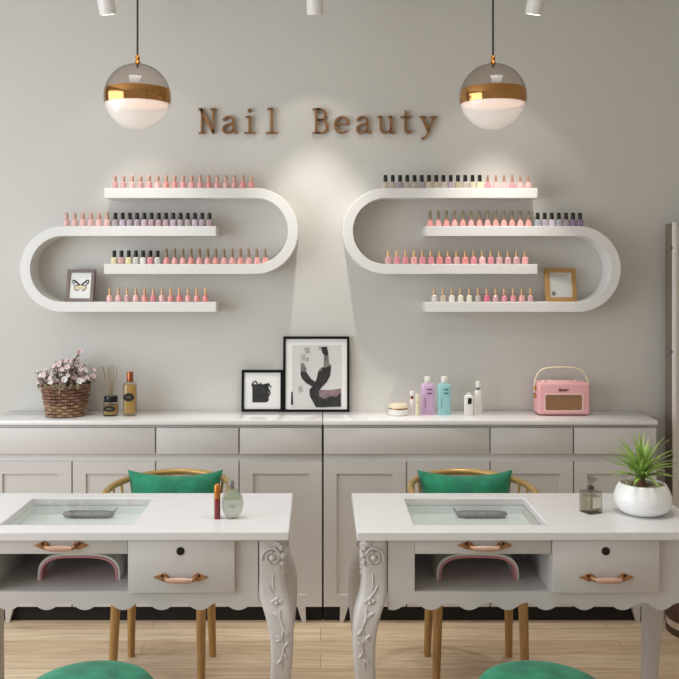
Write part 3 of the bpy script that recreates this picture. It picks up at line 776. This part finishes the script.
part('speaker_grille', G().prism(rrect(gx0, gx1, gz0, gz1, .009), -.001, .004), M['grille'], t)
g = G()
lx0, lz0 = -W/2 + 20*k, 25.2*k
pts = [(0,0),(.6,2.0),(1.6,2.3),(1.6,1.3),(.9,1.0),(2.0,.2),(2.8,1.1),(3.4,.3),(4.0,1.3),(4.6,.3),(5.3,1.2),(5.8,.3),(6.4,1.6),(7.0,.4),(7.7,1.3),(8.4,.6),(9.6,1.6)]
g.tube([(lx0 + x*k, -.0012, lz0 + z*k) for x, z in pts], .0019, 6)
g.tube([(lx0 - .4*k, -.0012, lz0 - .4*k), (lx0 + 8*k, -.0012, lz0 - .2*k)], .0012, 6)
part('script_logo', g, M['logo'], t)
hp = [(-W/2-.006, .05, HH-.045), (-W/2-.0065, .05, HH-.002), (-W/2+.004, .05, HH+.030), (-W/2+.024, .05, HH+.052), (-W/2+.050, .05, HH+.061), (0, .05, HH+.063),
      (W/2-.050, .05, HH+.061), (W/2-.024, .05, HH+.050), (W/2-.004, .05, HH+.028), (W/2+.0065, .05, HH-.002), (W/2+.006, .05, HH-.045)]
# smooth the handle polyline
def smooth(pts, it=2):
    P = [Vector(p) for p in pts]
    for _ in range(it):
        Q = [P[0]]
        for a, b_ in zip(P[:-1], P[1:]): Q += [a*.75 + b_*.25, a*.25 + b_*.75]
        Q.append(P[-1]); P = Q
    return P
part('handle', G().tube(smooth(hp), .0042, 8), M['cream'], t, angle=70, label='cream carry handle')
mxl = Matrix.Rotation(-PI/2, 4, 'Y')
for z in (HH-.028, HH-.062):
    part('handle_stud', G().lathe([(.0005,0),(.011,0),(.011,.006),(.008,.009),(.0005,.009)], 16, c=(-W/2, .05, z), mx=mxl), M['brass'], t)
part('handle_stud', G().lathe([(.0005,0),(.011,0),(.011,.006),(.008,.009),(.0005,.009)], 16, c=(W/2, .05, HH-.045), mx=Matrix.Rotation(PI/2, 4, 'Y')), M['brass'], t)
for x in (-W/2+3.6*k*2, -W/2+6.5*k*2, W/2-6*k*2):
    part('dial', G().lathe([(.0005,HH-.001),(.009,HH-.001),(.009,HH+.006),(.007,HH+.008),(.0005,HH+.008)], 18, c=(x, .04, 0)), M['radio_edge'], t)
part('top_panel', G().box(-W/2+.055, W/2-.065, .02, .08, HH-.001, HH+.004, .001), M['radio_edge'], t)

# ------------------------------------------------------------------ nail tables
TZ = .76; TW = 1.005; TD = .44; TFY = 2.525
def handle(parent, cx, cz, y):
    e = .078
    for sg in (-1, 1):
        p = [(cx+sg*e, cz), (cx+sg*(e-.014), cz+.006), (cx+sg*(e-.030), cz+.0125), (cx+sg*(e-.042), cz+.006), (cx+sg*(e-.045), cz), (cx+sg*(e-.042), cz-.006), (cx+sg*(e-.030), cz-.0125), (cx+sg*(e-.014), cz-.006)]
        part('handle_plate', G().prism(p, y-.004, y), M['bronze'], parent, bevel=.001)
        part('handle_screw', G().ball((cx+sg*(e-.026), y-.0045, cz+.005), .0042, 8, 6), M['lock'], parent)
        part('handle_mount', G().tube([(cx+sg*(e-.036), y-.003, cz-.001), (cx+sg*(e-.040), y-.016, cz-.002), (cx+sg*(e-.052), y-.022, cz-.003)], [.006,.0065,.006], 10), M['bronze'], parent)
    part('handle_grip', G().lathe([(.0005,-.036),(.0062,-.036),(.0066,-.030),(.0084,-.012),(.0084,.012),(.0066,.030),(.0062,.036),(.0005,.036)], 16, c=(cx, y-.022, cz-.003), mx=Matrix.Rotation(PI/2, 4, 'Y')), M['ceramic'], parent)
LEGP = [(.736,.015,.0885),(.70,.015,.0885),(.655,.0155,.0885),(.622,.0158,.0885),(.590,.012,.0880),(.565,.006,.0840),(.545,-.002,.0760),(.52,-.008,.0670),(.49,-.0118,.0585),(.45,-.0125,.0530),(.40,-.010,.0515),
        (.34,-.004,.0535),(.25,.008,.058),(.15,.018,.062),(.08,.018,.066),(.04,.008,.070),(.015,.0,.072),(0.0,.004,.068)]
def leg_at(z):
    for (z1, o1, i1), (z0, o0, i0) in zip(LEGP[:-1], LEGP[1:]):
        if z0 <= z <= z1:
            f = (z - z0) / (z1 - z0); return o0 + (o1-o0)*f, i0 + (i1-i0)*f
    return LEGP[0][1:]
def table_leg(parent, mx, my):
    X = (lambda x: TW - x) if mx else (lambda x: x)
    Yf = (lambda y: TD - y) if my else (lambda y: y)
    rings = []
    for z, o, i in LEGP:
        c = (o + i) / 2; h = (i - o) / 2
        rings.append([(X(c + h*math.copysign(abs(math.cos(a))**.42, math.cos(a))), Yf(c + h*math.copysign(abs(math.sin(a))**.42, math.sin(a))), z) for a in [2*PI*(q+.5)/28 for q in range(28)]])
    lg = part('leg', G().loft(rings), M['table'], parent, angle=55)
    g = G()
    def S(u, z, off=0.0):                     # point on the outward (front/back) face: u 0..1 across
        o, i = leg_at(z); return Vector((X(o + (i-o)*u), Yf(o - off), z))
    def Q(v, z, off=0.0):                     # point on the outer side face
        o, i = leg_at(z); return Vector((X(o - off), Yf(o + (i-o)*v), z))
    sg = -1 if not my else 1
    c = S(.44, .684)
    g.tube([c + Vector((.0175*math.cos(2*PI*q/24), 0, .0165*math.sin(2*PI*q/24))) for q in range(24)], .0042, 7, closed=True)
    g.ball(c + Vector((0, sg*.002, 0)), .0085, 12, 8)
    g.tube(smooth([c + Vector((-.024 if not mx else .024, 0, .004)), c + Vector((-.012 if not mx else .012, sg*.003, .026)), c + Vector((.010 if not mx else -.010, sg*.003, .028)), c + Vector((.027 if not mx else -.027, 0, .012)), c + Vector((.030 if not mx else -.030, 0, -.008))]), [.003]+[.005]*15+[.003]*2 if False else .0042, 7)
    for q, (u, z, rr) in enumerate(((.10,.712,.008),(.20,.722,.007),(.30,.724,.006),(.04,.690,.008),(.06,.668,.006),(.75,.70,.006))):
        g.ball(S(u, z), rr, 10, 6, (1, .7, 1.25))
    for v, z, rr in ((.15,.70,.009),(.3,.682,.009),(.45,.69,.010),(.3,.715,.008),(.6,.672,.009),(.7,.655,.008),(.8,.64,.008),(.85,.622,.007),(.55,.705,.008)):
        g.ball(Q(v, z), rr, 10, 6, (.7, 1, 1.2))
    # hanging vine and flower on the knee
    g.tube([S(.40,.640,-.001), S(.42,.612,.001), S(.40,.594,.001)], .0026, 6)
    g.tube([S(.60,.606,0), S(.52,.590,.001), S(.42,.578,.001), S(.34,.568,.001)], .0030, 6)
    fc = S(.40, .560)
    for q in range(5):
        a = 2*PI*q/5 + .3
        g.ball(fc + Vector((.0105*math.cos(a), sg*-.001, .0105*math.sin(a))), .0072, 10, 6, (1, .7, 1))
    g.ball(fc + Vector((0, sg*.004, 0)), .0055, 10, 6)
    g.tube([S(.36,.545,.0005), S(.44,.520,.0005), S(.36,.495,.0005), S(.46,.470,.0005), S(.40,.440,.0005), S(.50,.410,.0005), S(.46,.375,0)], [.0036,.0036,.0034,.0032,.003,.0028,.002], 6)
    for u, z, du, dz in ((.44,.520,.24,.016),(.36,.495,-.2,-.02),(.46,.470,.26,-.012),(.40,.440,-.22,.018),(.46,.455,.26,.022),(.50,.41,.22,-.014),(.42,.428,-.2,-.016)):
        g.tube([S(u, z), S(u+du*.5, z+dz*.7, .002), S(u+du, z+dz)], [.002,.0052,.0015], 7)
    part('carving', g, M['table'], lg, angle=60)
def nail_table(x0, label):
    t = thing('nail_table', label, 'manicure table', (x0, TFY, 0), 0, 'white carved manicure tables')
    gx0, gx1, gy0, gy1 = .167, .553, .072, .375
    # top slab with its display opening
    z0, z1 = TZ - .0235, TZ
    g = G(); bm = g.bm
    def ring(z, x0, x1, y0, y1): return [bm.verts.new((x, y, z)) for x, y in ((x0,y0),(x1,y0),(x1,y1),(x0,y1))]
    ot, ob, it, ib = ring(z1,0,TW,0,TD), ring(z0,0,TW,0,TD), ring(z1,gx0,gx1,gy0,gy1), ring(z0,gx0,gx1,gy0,gy1)
    for a in range(4):
        b_ = (a+1) % 4
        g.face([ot[a],ot[b_],it[b_],it[a]]); g.face([ob[b_],ob[a],ib[a],ib[b_]]); g.face([ob[a],ob[b_],ot[b_],ot[a]]); g.face([it[a],it[b_],ib[b_],ib[a]])
    part('table_top', g, M['table_top'], t, bevel=.003)
    # display tray under the glass
    g = G(); th = .004; fz = .708
    g.box(gx0-th, gx1+th, gy0-th, gy1+th, fz-.004, fz)
    g.box(gx0-th, gx0, gy0, gy1, fz, z0-.0005); g.box(gx1, gx1+th, gy0, gy1, fz, z0-.0005)
    g.box(gx0-th, gx1+th, gy0-th, gy0, fz, z0-.0005); g.box(gx0-th, gx1+th, gy1, gy1+th, fz, z0-.0005)
    part('display_tray', g, M['tray'], t)
    part('glass_pane', G().box(gx0+.0005, gx1-.0005, gy0+.0005, gy1-.0005, TZ-.006, TZ-.002), M['pane'], t)
    # carcass
    zt = z0 - .0005; zb = .586
    xl, xm, xr, xe = .1637, .549, .8577, .9165
    g = G()
    g.box(.0885, xl, .02, .04, .5856, zt); g.box(xr, xe, .02, .04, .5856, zt)
    g.box(xl, xm, .0215, .40, .568, zb)                    # compartment floor
    g.box(xl-.012, xl, .04, .40, .568, zt); g.box(xm-.0005, xm+.0025, .0215, .40, .568, zt)
    g.box(xl, xm, .398, .41, .568, zt)                      # compartment back
    g.box(xm+.0025, xr, .021, .033, .568, zt)
    n = 140; poly = []
    for q in range(n+1):
        x = .0885 + (xe-.0885)*q/n
        ph = 2*PI*(x - .02)/.1085
        w = math.sin(ph)
        w = math.copysign(abs(w)**.8, w)
        poly.append((x, .5445 + .0105*w))
    g.strip([(p[0], .5855) for p in poly], poly, .02, .04)
    # end panels and back apron
    g.box(.03, .045, .08, .36, .545, zt); g.box(TW-.045, TW-.03, .08, .36, .545, zt); g.box(.0885, xe, .412, .424, .56, zt)
    part('apron', g, M['table'], t)
    d1 = part('drawer', G().box(xl+.001, xm-.001, .017, .036, .6937, zt-.001, .001), M['table'], t)
    handle(d1, (xl+xm)/2 + .005, .7185, .017)
    d2 = part('drawer', G().box(xm+.003, xr-.006, .006, .0205, .5875, zt-.001, .0012), M['table'], t)
    handle(d2, .7005, .6325, .006)
    part('lock', G().lathe([(.0005,0),(.0115,0),(.0115,.002),(.009,.0035),(.0005,.003)], 18, c=(.6995, .006, .7055), mx=Matrix.Rotation(PI/2, 4, 'X')), M['lock'], d2)
    for mx in (0, 1):
        for my in (0, 1): table_leg(t, mx, my)
    return t
TX = (-1.0934, .1024)
nail_table(TX[0], 'left white carved manicure table with round perfume bottle on top')
nail_table(TX[1], 'right white carved manicure table with potted plant on top')

# nail lamps on the open shelves
def nail_lamp(x, label):
    t = thing('nail_lamp', label, 'nail lamp', (x, 2.64, .586), 0, 'arched nail lamps')
    a, b_, n = .121, .077, 3.3
    def curve(off):
        out = []
        for q in range(41):
            th = PI*q/40; c, s_ = math.cos(th), math.sin(th)
            out.append(((a-off)*math.copysign(abs(c)**(2/n), c), (b_-off)*abs(s_)**(2/n)))
        return out
    part('shell', G().strip(curve(0), curve(.0065), .003, .16), M['offwhite'], t, angle=50)
    part('lining', G().strip(curve(.0066), curve(.012), 0, .055), M['pink_plastic'], t, angle=50, label='pink lining')
nail_lamp(PX(78.5, 2.64), 'white arched nail lamp with pink lining in left table compartment')
nail_lamp(PX(478, 2.64), 'white arched nail lamp with pink lining in right table compartment')

# grey strips under the table glass
def strip_thing(px, tipx, label):
    t = thing('nail_sample_strip', label, 'nail samples', (PX(px, 2.86), 2.86, .708), 0, 'grey glitter strips under glass')
    n = 18; rings = []
    for q in range(n+1):
        u = -1 + 2*q/n; h = .012*(1 - abs(u)**6)**.5 + .0015
        rings.append([(u*.083, .016*math.cos(a)*(1-abs(u)**6)**.5 - .0005*math.cos(a), .010 + (h*.85)*math.sin(a) * (1 + .12*math.sin(q*3.0))) for a in [2*PI*j/10 for j in range(10)]])
    part('strip', G().loft(rings).xf(Matrix.Translation((0,0,.0015))), M['glitter'], t)
    part('tip', G().tube([(tipx*.072, 0, .014), (tipx*.084, 0, .022), (tipx*.090, 0, .032)], [.004,.003,.0015], 7), M['glitter'], t)
strip_thing(88.5, 1, 'grey glittery sample strip under the left table glass')
strip_thing(481.5, -1, 'grey glittery sample strip under the right table glass')

# ------------------------------------------------------------------ things on the tables
t = thing('lip_gloss_tube', 'dark red lip gloss tube with amber cap beside round perfume bottle', 'lip gloss', (PX(217.3, 2.662), 2.662, TZ))
part('tube', G().lathe([(.0005,0),(.0088,0),(.0094,.0015),(.0094,.060),(.0005,.060)], 20), M['red_gloss'], t)
part('cap', G().lathe([(.0005,.0605),(.0094,.0605),(.0096,.062),(.0092,.094),(.0078,.100),(.004,.103),(.0005,.1035)], 20), M['orange_cap'], t, label='amber gold cap')
t = thing('perfume_bottle', 'round pale green perfume bottle on left table', 'perfume', (PX(232.6, 2.665), 2.665, TZ), R(6))
def disc(rx, rz, zc, d, m=0.85, n=36):
    rings = []
    for y, f in ((-d, m), (-d*.55, .97), (0, 1.0), (d*.55, .97), (d, m)):
        rings.append([(rx*f*math.cos(2*PI*q/n), y, max(zc + rz*f*math.sin(2*PI*q/n), .0005)) for q in range(n)])
    return G().loft(rings)
part('glass_bottle', disc(.0325, .047, .0452, .014), M['glass_bottle'], t, angle=50)
rings = []
for y, f in ((-.009, .80), (0, .88), (.009, .80)):
    rings.append([(.0320*f*math.cos(2*PI*q/36), y, min(max(.0452 + .047*f*math.sin(2*PI*q/36), .006), .057)) for q in range(36)])
part('perfume', G().loft(rings), M['liquid_green'], t, angle=50)
rings = []
for y, f in ((-.009, .80), (0, .88), (.009, .80)):
    rings.append([(.0320*f*math.cos(2*PI*q/36), y, .0452 + .047*f*max(math.sin(2*PI*q/36), .30)) for q in range(36)])
part('green_layer', G().loft(rings), thin_glass('green_layer', (226, 234, 220), 0.05, (212, 220, 200), 0.5), t, angle=50, label='darker green upper layer')
g = G(); g.box(-.012, .010, -.0150, -.0138, .040, .0418); g.box(-.006, .006, -.0150, -.0138, .0355, .0366)
part('label_print', g, M['ink_mid'], t)
g = G().lathe([(.0005,.091),(.006,.091),(.006,.096),(.009,.099),(.0095,.108),(.006,.114),(.0005,.115)], 14, c=(-.004, 0, 0))
part('cap', g, M['grey_clear'], t)
t = thing('perfume_bottle', 'square clear glass perfume bottle beside the plant pot', 'perfume', (PX(590.8, 2.735), 2.735, TZ), R(24))
w = .026
part('glass_bottle', G().loft([sq_ring(h, z, 32, 7.0) for h, z in ((w,0),(w*1.02,.002),(w,.006),(w,.060),(w*.94,.065),(w*.4,.068),(w*.34,.071))]), M['heavy_glass'], t, angle=40)
part('perfume', G().loft([sq_ring(h, z, 32, 7.0) for h, z in ((w*.84,.010),(w*.86,.012),(w*.86,.050))]), thin_glass('clear_perfume', (232,228,212), 0.05, (214,208,188), 0.4), t, angle=40)
part('neck', G().lathe([(.0005,.069),(.0095,.069),(.0095,.079),(.0005,.079)], 16), mat('dark_nickel', (88,82,78), 0.25, 0.8, noise=0.1), t)
g = G().lathe([(.0005,0),(.005,0),(.006,.010),(.016,.024),(.0165,.028),(.0005,.029)], 16).xf(Matrix.Translation((-.002,0,.079)) @ Matrix.Rotation(.35, 4, 'Y'))
part('stopper', g, M['heavy_glass'], t)
part('label', G().box(-w*.55, w*.6, -w-.0012, -w+.0005, .018, .050), mat('cream_label', (214,208,192), 0.4, noise=0.04), t)

# potted plant
PY = 2.725
t = thing('plant_pot', 'round white bowl pot at the right end of the right table', 'plant pot', (PX(642.6, PY), PY, TZ))
part('bowl', G().lathe([(.0005,0),(.050,0),(.062,.004),(.078,.018),(.0855,.038),(.084,.056),(.076,.076),(.0685,.090),(.066,.0915),(.0645,.090),(.066,.080),(.0005,.078)], 48), M['pot'], t, angle=60)
tp = thing('spiky_plant', 'spiky green plant growing in the white bowl pot', 'plant', (PX(642.6, PY), PY, TZ + .080))
part('trunk', G().lathe([(.0005,-.0018),(.024,-.0018),(.019,.006),(.012,.014),(.011,.026),(.0005,.03)], 14, c=(-.004,0,0)), M['trunk'], tp)
g = G(); rp = random.Random(5)
for q in range(150):
    a = rp.uniform(0, 2*PI); rr = .024 + .036*math.sqrt(rp.random())
    s_ = rp.uniform(.004, .0075)
    g.ball((rr*math.cos(a), rr*math.sin(a), .0018 + rp.uniform(0, .003)), s_, 7, 4, (1.2, .9, .6))
pb = part('pebbles', g, M['pebble'], t, loc=(0, 0, .0805), angle=70); pb['kind'] = 'stuff'
def leaf(g, az, elev, ln, droop, wd):
    n = 9; P = Vector((-.004, 0, .024)); d_h = Vector((math.cos(az), math.sin(az), 0)); side = Vector((-math.sin(az), math.cos(az), 0))
    e = elev; prev = None; rows_ = []
    for k in range(n+1):
        f = k/n
        w_ = wd*(0.55 + 1.2*f*(1-f)*2)*(1 - f**2.5) + .0002
        nrm = (-d_h*math.sin(e) + Vector((0,0,1))*math.cos(e))
        rows_.append([P - side*w_ + nrm*w_*.45, P - nrm*.0006, P + side*w_ + nrm*w_*.45, P + nrm*.0010])
        P = P + (d_h*math.cos(e) + Vector((0,0,1))*math.sin(e)) * ln/n
        e -= droop/n
    g.loft(rows_)
g = G(); rp = random.Random(3)
spec = []
for q in range(8): spec.append((2*PI*q/8 + .2, R(22), .110, R(44)))
for q in range(11): spec.append((2*PI*q/11, R(42), .122, R(48)))
for q in range(11): spec.append((2*PI*q/11 + .3, R(58), .142, R(46)))
for q in range(9): spec.append((2*PI*q/9 + .1, R(72), .146, R(30)))
spec += [(.5, R(88), .150, R(4)), (2.5, R(82), .145, R(6)), (4.2, R(84), .150, R(6))]
for az, el, ln, dr in spec:
    leaf(g, az + rp.uniform(-.15,.15), el + rp.uniform(-.08,.08), ln*rp.uniform(.9,1.08), dr, rp.uniform(.0062,.0080))
part('leaves', g, M['leaf'], tp, angle=50)

# ------------------------------------------------------------------ hoop-back chairs with pillows
def chair(x, label):
    sh = math.copysign(.018, x)
    Yc = 3.33
    t = thing('hoop_back_chair', label, 'chair', (x, Yc, 0), 0, 'golden hoop-back chairs')
    part('seat_frame', G().lathe([(.0005,.405),(.185,.405),(.20,.412),(.20,.430),(.0005,.430)], 36), M['gold_wood'], t)
    part('seat_cushion', G().lathe([(.0005,.4305),(.195,.4305),(.203,.440),(.198,.455),(.18,.462),(.0005,.464)], 36), M['velvet'], t)
    for lx, ly, tx, ty in ((-.165,-.15,-.152,-.12),(.152,-.15,.146,-.12),(-.160,.154,-.148,.12),(.156,.154,.148,.12)):
        part('leg', G().tube([(lx+sh,ly,0),(lx+sh + (tx-lx)*.5, ly + (ty-ly)*.5, .21),(tx+sh,ty,.406)], [.0135,.0165,.018], 14), M['gold_wood'], t)
    a_, b_, yc, zr = .225, .30, -.03, .688
    pts = [(a_*.96, -.16, .44), (a_*1.0, -.165, .56), (a_*1.01, -.15, .655)]
    arc_ = [(a_*math.cos(R(v)), yc + b_*math.sin(R(v)), zr) for v in range(-14, 195, 6)]
    pts2 = [(-x_, y_, z_) for x_, y_, z_ in reversed(pts)]
    part('back_rail', G().tube(smooth(pts + arc_ + pts2, 1), .0125, 12), M['gold_rail'], t, angle=70)
    for v in range(12, 169, 13):
        c, s_ = math.cos(R(v)), math.sin(R(v))
        part('spindle', G().tube([(.188*c, .188*s_, .42), (a_*.95*c, yc*.6 + b_*.86*s_, .60), (a_*c, yc + b_*s_, zr)], .0048, 8), M['gold_rail'], t)
    return t
chair(-.555, 'golden hoop-back chair behind the left manicure table')
chair(.555, 'golden hoop-back chair behind the right manicure table')
def pillow(px, label):
    Yp = 3.405; hw, hh, th = .183, .134, .06
    g = G(); bm = g.bm; nu, nv = 28, 22
    gridf = []; gridb = []
    for j in range(nv+1):
        rf = []; rb = []
        for i in range(nu+1):
            u = -1 + 2*i/nu; v = -1 + 2*j/nv
            x = u*hw*(1 - .10*(1 - v*v)); z = v*hh*(1 - .17*(1 - u*u)) + hh
            d = th*((1 - abs(u)**3.2)*(1 - abs(v)**3.2))**.55 + .004*math.sin(7*u + 3*v)*(1-u*u)*(1-v*v)
            edge = i in (0, nu) or j in (0, nv)
            a = bm.verts.new((x, -d, z)); rf.append(a)
            rb.append(a if edge else bm.verts.new((x, d*.7, z)))
        gridf.append(rf); gridb.append(rb)
    for j in range(nv):
        for i in range(nu):
            g.face([gridf[j][i], gridf[j][i+1], gridf[j+1][i+1], gridf[j+1][i]])
            g.face([gridb[j][i+1], gridb[j][i], gridb[j+1][i], gridb[j+1][i+1]])
    o = part('pillow', g, M['velvet'], None, (PX(px, Yp), Yp, .4645), (R(-9), 0, 0), angle=80)
    tag(o, label, 'pillow', 'green velvet pillows')
pillow(173.6, 'green velvet pillow on the chair behind the left table')
pillow(466.6, 'green velvet pillow on the chair behind the right table')

# round stools on the near side
def stool(x, label):
    t = thing('round_stool', label, 'stool', (x, 2.27, 0), 0, 'round green velvet stools')
    part('seat', G().lathe([(.0005,.36),(.15,.36),(.166,.372),(.172,.40),(.168,.428),(.156,.444),(.13,.452),(.07,.456),(.0005,.457)], 48), M['velvet'], t, angle=70)
    part('seat_base', G().lathe([(.0005,.335),(.145,.335),(.15,.34),(.15,.3595),(.0005,.3595)], 40), M['gold_rail'], t)
    for q in range(4):
        a = PI/4 + q*PI/2
        part('leg', G().tube([(.15*math.cos(a), .15*math.sin(a), 0), (.11*math.cos(a), .11*math.sin(a), .336)], [.010,.014], 12), M['gold_rail'], t)
    part('foot_ring', G().tube([(.136*math.cos(2*PI*q/32), .136*math.sin(2*PI*q/32), .12) for q in range(32)], .006, 8, closed=True), M['gold_rail'], t)
stool(PX(94.5, 2.32), 'round green velvet stool in front of the left table')
stool(PX(537.5, 2.32), 'round green velvet stool in front of the right table')

# ------------------------------------------------------------------ white rack at the right edge
RX = PX(673, 3.95)
t = thing('display_rack', 'tall white rack with bolted edge post at the right edge', 'display rack', (RX, 3.95, 0))
part('post', G().box(0, .018, 0, .012, 0, PZ(222, 3.95), .002), M['rack'], t)
part('side_panel', G().box(.001, .017, .0125, .09, 0, PZ(223, 3.95)), mat('rack_side_shade', (128, 116, 104), 0.6, noise=0.05), t, label='side panel coloured darker as shade')  # shade on the side face is put into its colour
part('post', G().box(.42, .438, 0, .09, 0, PZ(222, 3.95), .002), M['rack'], t)
part('back_panel', G().box(.0185, .4195, .012, .028, .05, PZ(226, 3.95), .001), M['rack'], t)
for zpx in (248, 352, 456):
    part('bolt', G().lathe([(.0005,-.002),(.0045,-.002),(.0045,.004),(.003,.006),(.0005,.006)], 10, c=(0, .006, PZ(zpx, 3.95)), mx=Matrix.Rotation(-PI/2, 4, 'Y')), M['black'], t, label='small black bolt')
# banded round basket on the floor
bxc, byc = PX(667, 3.72) + .155, 3.72
t = thing('floor_basket', 'round brown and cream banded basket on floor by right rack', 'basket', (bxc, byc, 0))
def wall_band(nm, z0, z1, m, lip=0):
    r0 = .150 + .02*z0; r1 = .150 + .02*z1
    part(nm, G().lathe([(r0,z0),(r1,z1),(r1-.008,z1),(r0-.008,z0)], 40).xf(Matrix.Identity(4)), M[m], t, angle=50)
gb = G(); gb.lathe([(.0005,0),(.150,0),(.151,.03),(.143,.03),(.142,.006),(.0005,.006)], 40)
part('base', gb, M['basket_brown'], t)
def ringband(nm, z0, z1, m):
    rings = []
    for rr, zz_ in ((.150+.03*z0, z0), (.150+.03*z1, z1), (.142+.03*z1, z1), (.142+.03*z0, z0)):
        rings.append([(rr*math.cos(2*PI*q/40), rr*math.sin(2*PI*q/40), zz_) for q in range(40)])
    part(nm, G().loft(rings, closed=True), M[m], t, angle=50)
ringband('cream_band', .0305, .058, 'basket_cream'); ringband('brown_band', .0585, .16, 'basket_brown'); ringband('rim_band', .1605, .24, 'basket_cream')

# ------------------------------------------------------------------ light
def area(name, loc_, rot, sx, sy, e, col=(1,1,1)):
    l = bpy.data.lights.new(name, 'AREA'); l.shape = 'RECTANGLE'; l.size = sx; l.size_y = sy; l.energy = e; l.color = col
    o = bpy.data.objects.new(name, l); COL.objects.link(o); o.location = loc_; o.rotation_euler = rot
    return o
area('window_daylight', (-2.66, 1.65, 1.5), (0, R(-90), 0), 2.0, 3.2, 74, (.85, .925, 1.0))
for nm, x in (('ceiling_downlight', -.6), ('ceiling_downlight', .6)):
    area(nm, (x, 2.3, 2.77), (0, 0, 0), .5, .5, 5.4, (1, .99, .97)).data.spread = R(110)
w = bpy.data.worlds.new('world'); scene.world = w; w.use_nodes = True
bgn = w.node_tree.nodes['Background']; bgn.inputs['Color'].default_value = (1.0, .96, .91, 1); bgn.inputs['Strength'].default_value = 0.40

# ------------------------------------------------------------------ camera
cd = bpy.data.cameras.new('camera'); cam = bpy.data.objects.new('camera', cd); COL.objects.link(cam)
cam.location = (0, 0, H); cam.rotation_euler = (R(90), 0, 0)
cd.sensor_fit = 'HORIZONTAL'; cd.sensor_width = 36; cd.lens = 36 * F / 679
cd.shift_x = (339.5 - CX) / 679; cd.shift_y = (CY - 339.5) / 679
cd.clip_start = 0.05
scene.camera = cam
scene.view_settings.view_transform = 'Standard'; scene.view_settings.look = 'None'
scene.view_settings.gamma = 1.0; scene.view_settings.use_curve_mapping = False
scene.view_settings.exposure = 0.05
scene.cycles.max_bounces = 8; scene.cycles.transparent_max_bounces = 16
